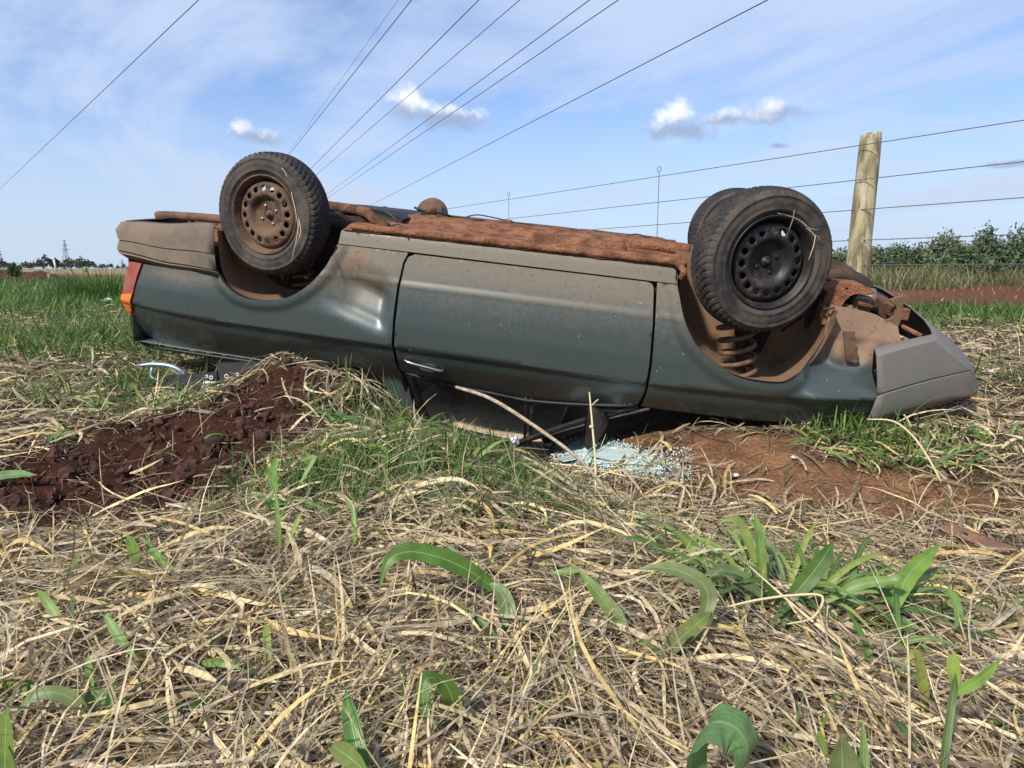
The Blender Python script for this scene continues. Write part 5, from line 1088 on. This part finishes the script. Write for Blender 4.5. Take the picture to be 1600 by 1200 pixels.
# debris by the soil heap
def debris():
    d = 3.55; b = Vector(at(345, 600, d)); root = empty('broken_lamp_housing', b); tag(root, 'broken black plastic lamp housing with round sockets by the soil heap', 'lamp housing'); T = lambda x, y, dd=0.: Vector(at(x, y, d+dd))-b
    def pl(name, pts, dd, th, mat):
        P = [T(x, y, dd) for x, y in pts]; n = len(P); Q_ = [p+Vector((0, th, 0)) for p in P]; return mk(name, P+Q_, [tuple(range(n))[::-1], tuple(range(n, 2*n))]+[(i, (i+1) % n, (i+1) % n+n, i+n) for i in range(n)], mat, root, False)
    pl('back_shell', [(338, 568), (400, 566), (412, 592), (370, 604), (345, 606)], 0, .05, 'black_plastic'); pl('side_shell', [(258, 588), (338, 582), (342, 604), (262, 600)], .02, .04, 'black_plastic'); pl('mount_tab', [(318, 596), (352, 598), (350, 608), (314, 610)], -.04, .02, 'white_scrap')
    for (x, y, r) in ((354, 588, .009), (330, 590, .008), (371, 585, .007), (323, 588, .006)):
        c = T(x, y, -.012); v = []
        for k in range(16):
            for j in range(6): a, g = 2*math.pi*k/16, 2*math.pi*j/6; v.append(c+Vector(((r+.0028*math.cos(g))*math.cos(a), .0028*math.sin(g), (r+.0028*math.cos(g))*math.sin(a))))
        mk('socket_ring', v, [(k*6+j, ((k+1) % 16)*6+j, ((k+1) % 16)*6+(j+1) % 6, k*6+(j+1) % 6) for k in range(16) for j in range(6)], 'white_scrap', root)
    b2 = Vector(at(240, 590, 3.6)); r2 = empty('trim_strip', b2); tag(r2, 'bent silver blue trim strip lying in the grass by the lamp housing', 'trim'); tube('strip', [Vector(at(x, y, 3.6))-b2 for x, y in ((212, 572), (240, 569), (270, 573), (288, 584), (282, 588))], [.006, .012, .012, .010, .006], 'blue_silver', r2, 8); tube('strip_end', [Vector(at(x, y, 3.6))-b2 for x, y in ((238, 574), (236, 588), (246, 594))], .008, 'blue_silver', r2, 8)
    b3 = Vector(at(628, 664, 3.2)); r3 = empty('ribbed_block', b3); tag(r3, 'small dark blue ribbed plastic block below the pillar', 'plastic block'); rot = Matrix.Rotation(.25, 3, 'Y'); box('block', (0, 0, 0), (.085, .06, .05), 'black_plastic', r3, rot, .006)
    for i in range(7): box('rib', tuple(rot @ Vector((-.036+.012*i, -.032, 0))), (.004, .006, .046), 'black_plastic', r3, rot, .001)
debris()
DEB = [((408, 596, 3.5), (.05, .03, .018)), ((285, 606, 3.45), (.04, .02, .012)), ((440, 572, 3.75), (.06, .03, .012))]
def crumple(name, px, py, d, s_, mat, label, cat, group=None):
    bm = bmesh.new(); bmesh.ops.create_icosphere(bm, subdivisions=3, radius=1); off = Vector((px*.1, py*.1, 0)); c = Vector(at(px, py, d)) if d else Vector(on_ground_fast(px, py))+Vector((0, 0, s_[2]*.5+.02))
    for v in bm.verts: v.co = v.co*(1+.45*mnoise.noise(v.co*1.8+off)+.25*mnoise.noise(v.co*5+off)); v.co = Vector((v.co.x*s_[0], v.co.y*s_[1], v.co.z*s_[2]))
    me = bpy.data.meshes.new(name); bm.to_mesh(me); bm.free(); o = link(name, me, mat); o.location = c; tag(o, label, cat, group)
crumple('foil_scrap', 803, 690, 3.25, (.022, .018, .028), 'foil', 'crumpled silver foil scrap hanging under the window frame', 'foil')
for px, py, s_, lab in [(168, 472, .05, 'white paper scrap in front of the tall grass clump'), (1549, 588, .016, 'white paper scrap on the straw right of the bumper'), (1148, 750, .012, 'pale plastic scrap on the bare bank'), (6, 842, .018, 'small white scrap in the dark hollow'), (570, 636, .010, 'white fragment against the rear pillar'), (1240, 722, .01, 'tiny pale chip on the bare bank beside the grass')]:
    crumple('litter_scrap', px, py, None, (s_*1.4, s_, s_*.6), 'white_scrap', lab, 'litter', 'white litter scraps')
for ((px, py, d), s_), lab in zip(DEB, ('black plastic lump between lamp housing and soil heap', 'small black plastic splinter under the lamp housing', 'black plastic splinter below the boot edge rail')):
    crumple('plastic_splinter', px, py, d, s_, 'black_plastic', lab, 'debris', 'black plastic debris')
# grass caught on the wheels
def caught(label, strands):
    b = Vector(at(*strands[0][0])); root = empty('caught_grass', b); tag(root, label, 'grass wisp')
    for pts in strands: tube('strand', [Vector(at(*p))-b for p in pts], [.0016, .0018, .0009], 'dry_stalk' if len(pts) == 3 else 'post_wood', root, 5, 3)
caught('dry grass wisp caught on the rust brown wheel', [[(468, 345, 3.55), (463, 375, 3.53), (455, 410, 3.55)], [(466, 340, 3.55), (470, 362, 3.54), (462, 385, 3.54)], [(455, 300, 3.55), (462, 330, 3.54), (468, 372, 3.54)], [(440, 262, 3.56), (446, 270, 3.56), (449, 278, 3.56)]])
caught('grass sprig caught on the dark front wheel', [[(1215, 333, 3.0), (1235, 338, 3.0), (1252, 346, 2.99), (1268, 362, 2.98), (1277, 378, 2.98)], [(1274, 368, 2.98), (1271, 385, 2.98), (1263, 407, 2.98)], [(1241, 328, 3.0), (1239, 342, 3.0), (1234, 356, 3.0), (1233, 360, 3.)], [(1258, 352, 2.98), (1266, 357, 2.98), (1276, 359, 2.98), (1282, 357, 2.98)], [(1260, 356, 2.98), (1272, 366, 2.98), (1279, 371, 2.98), (1280, 376, 2.98)]])
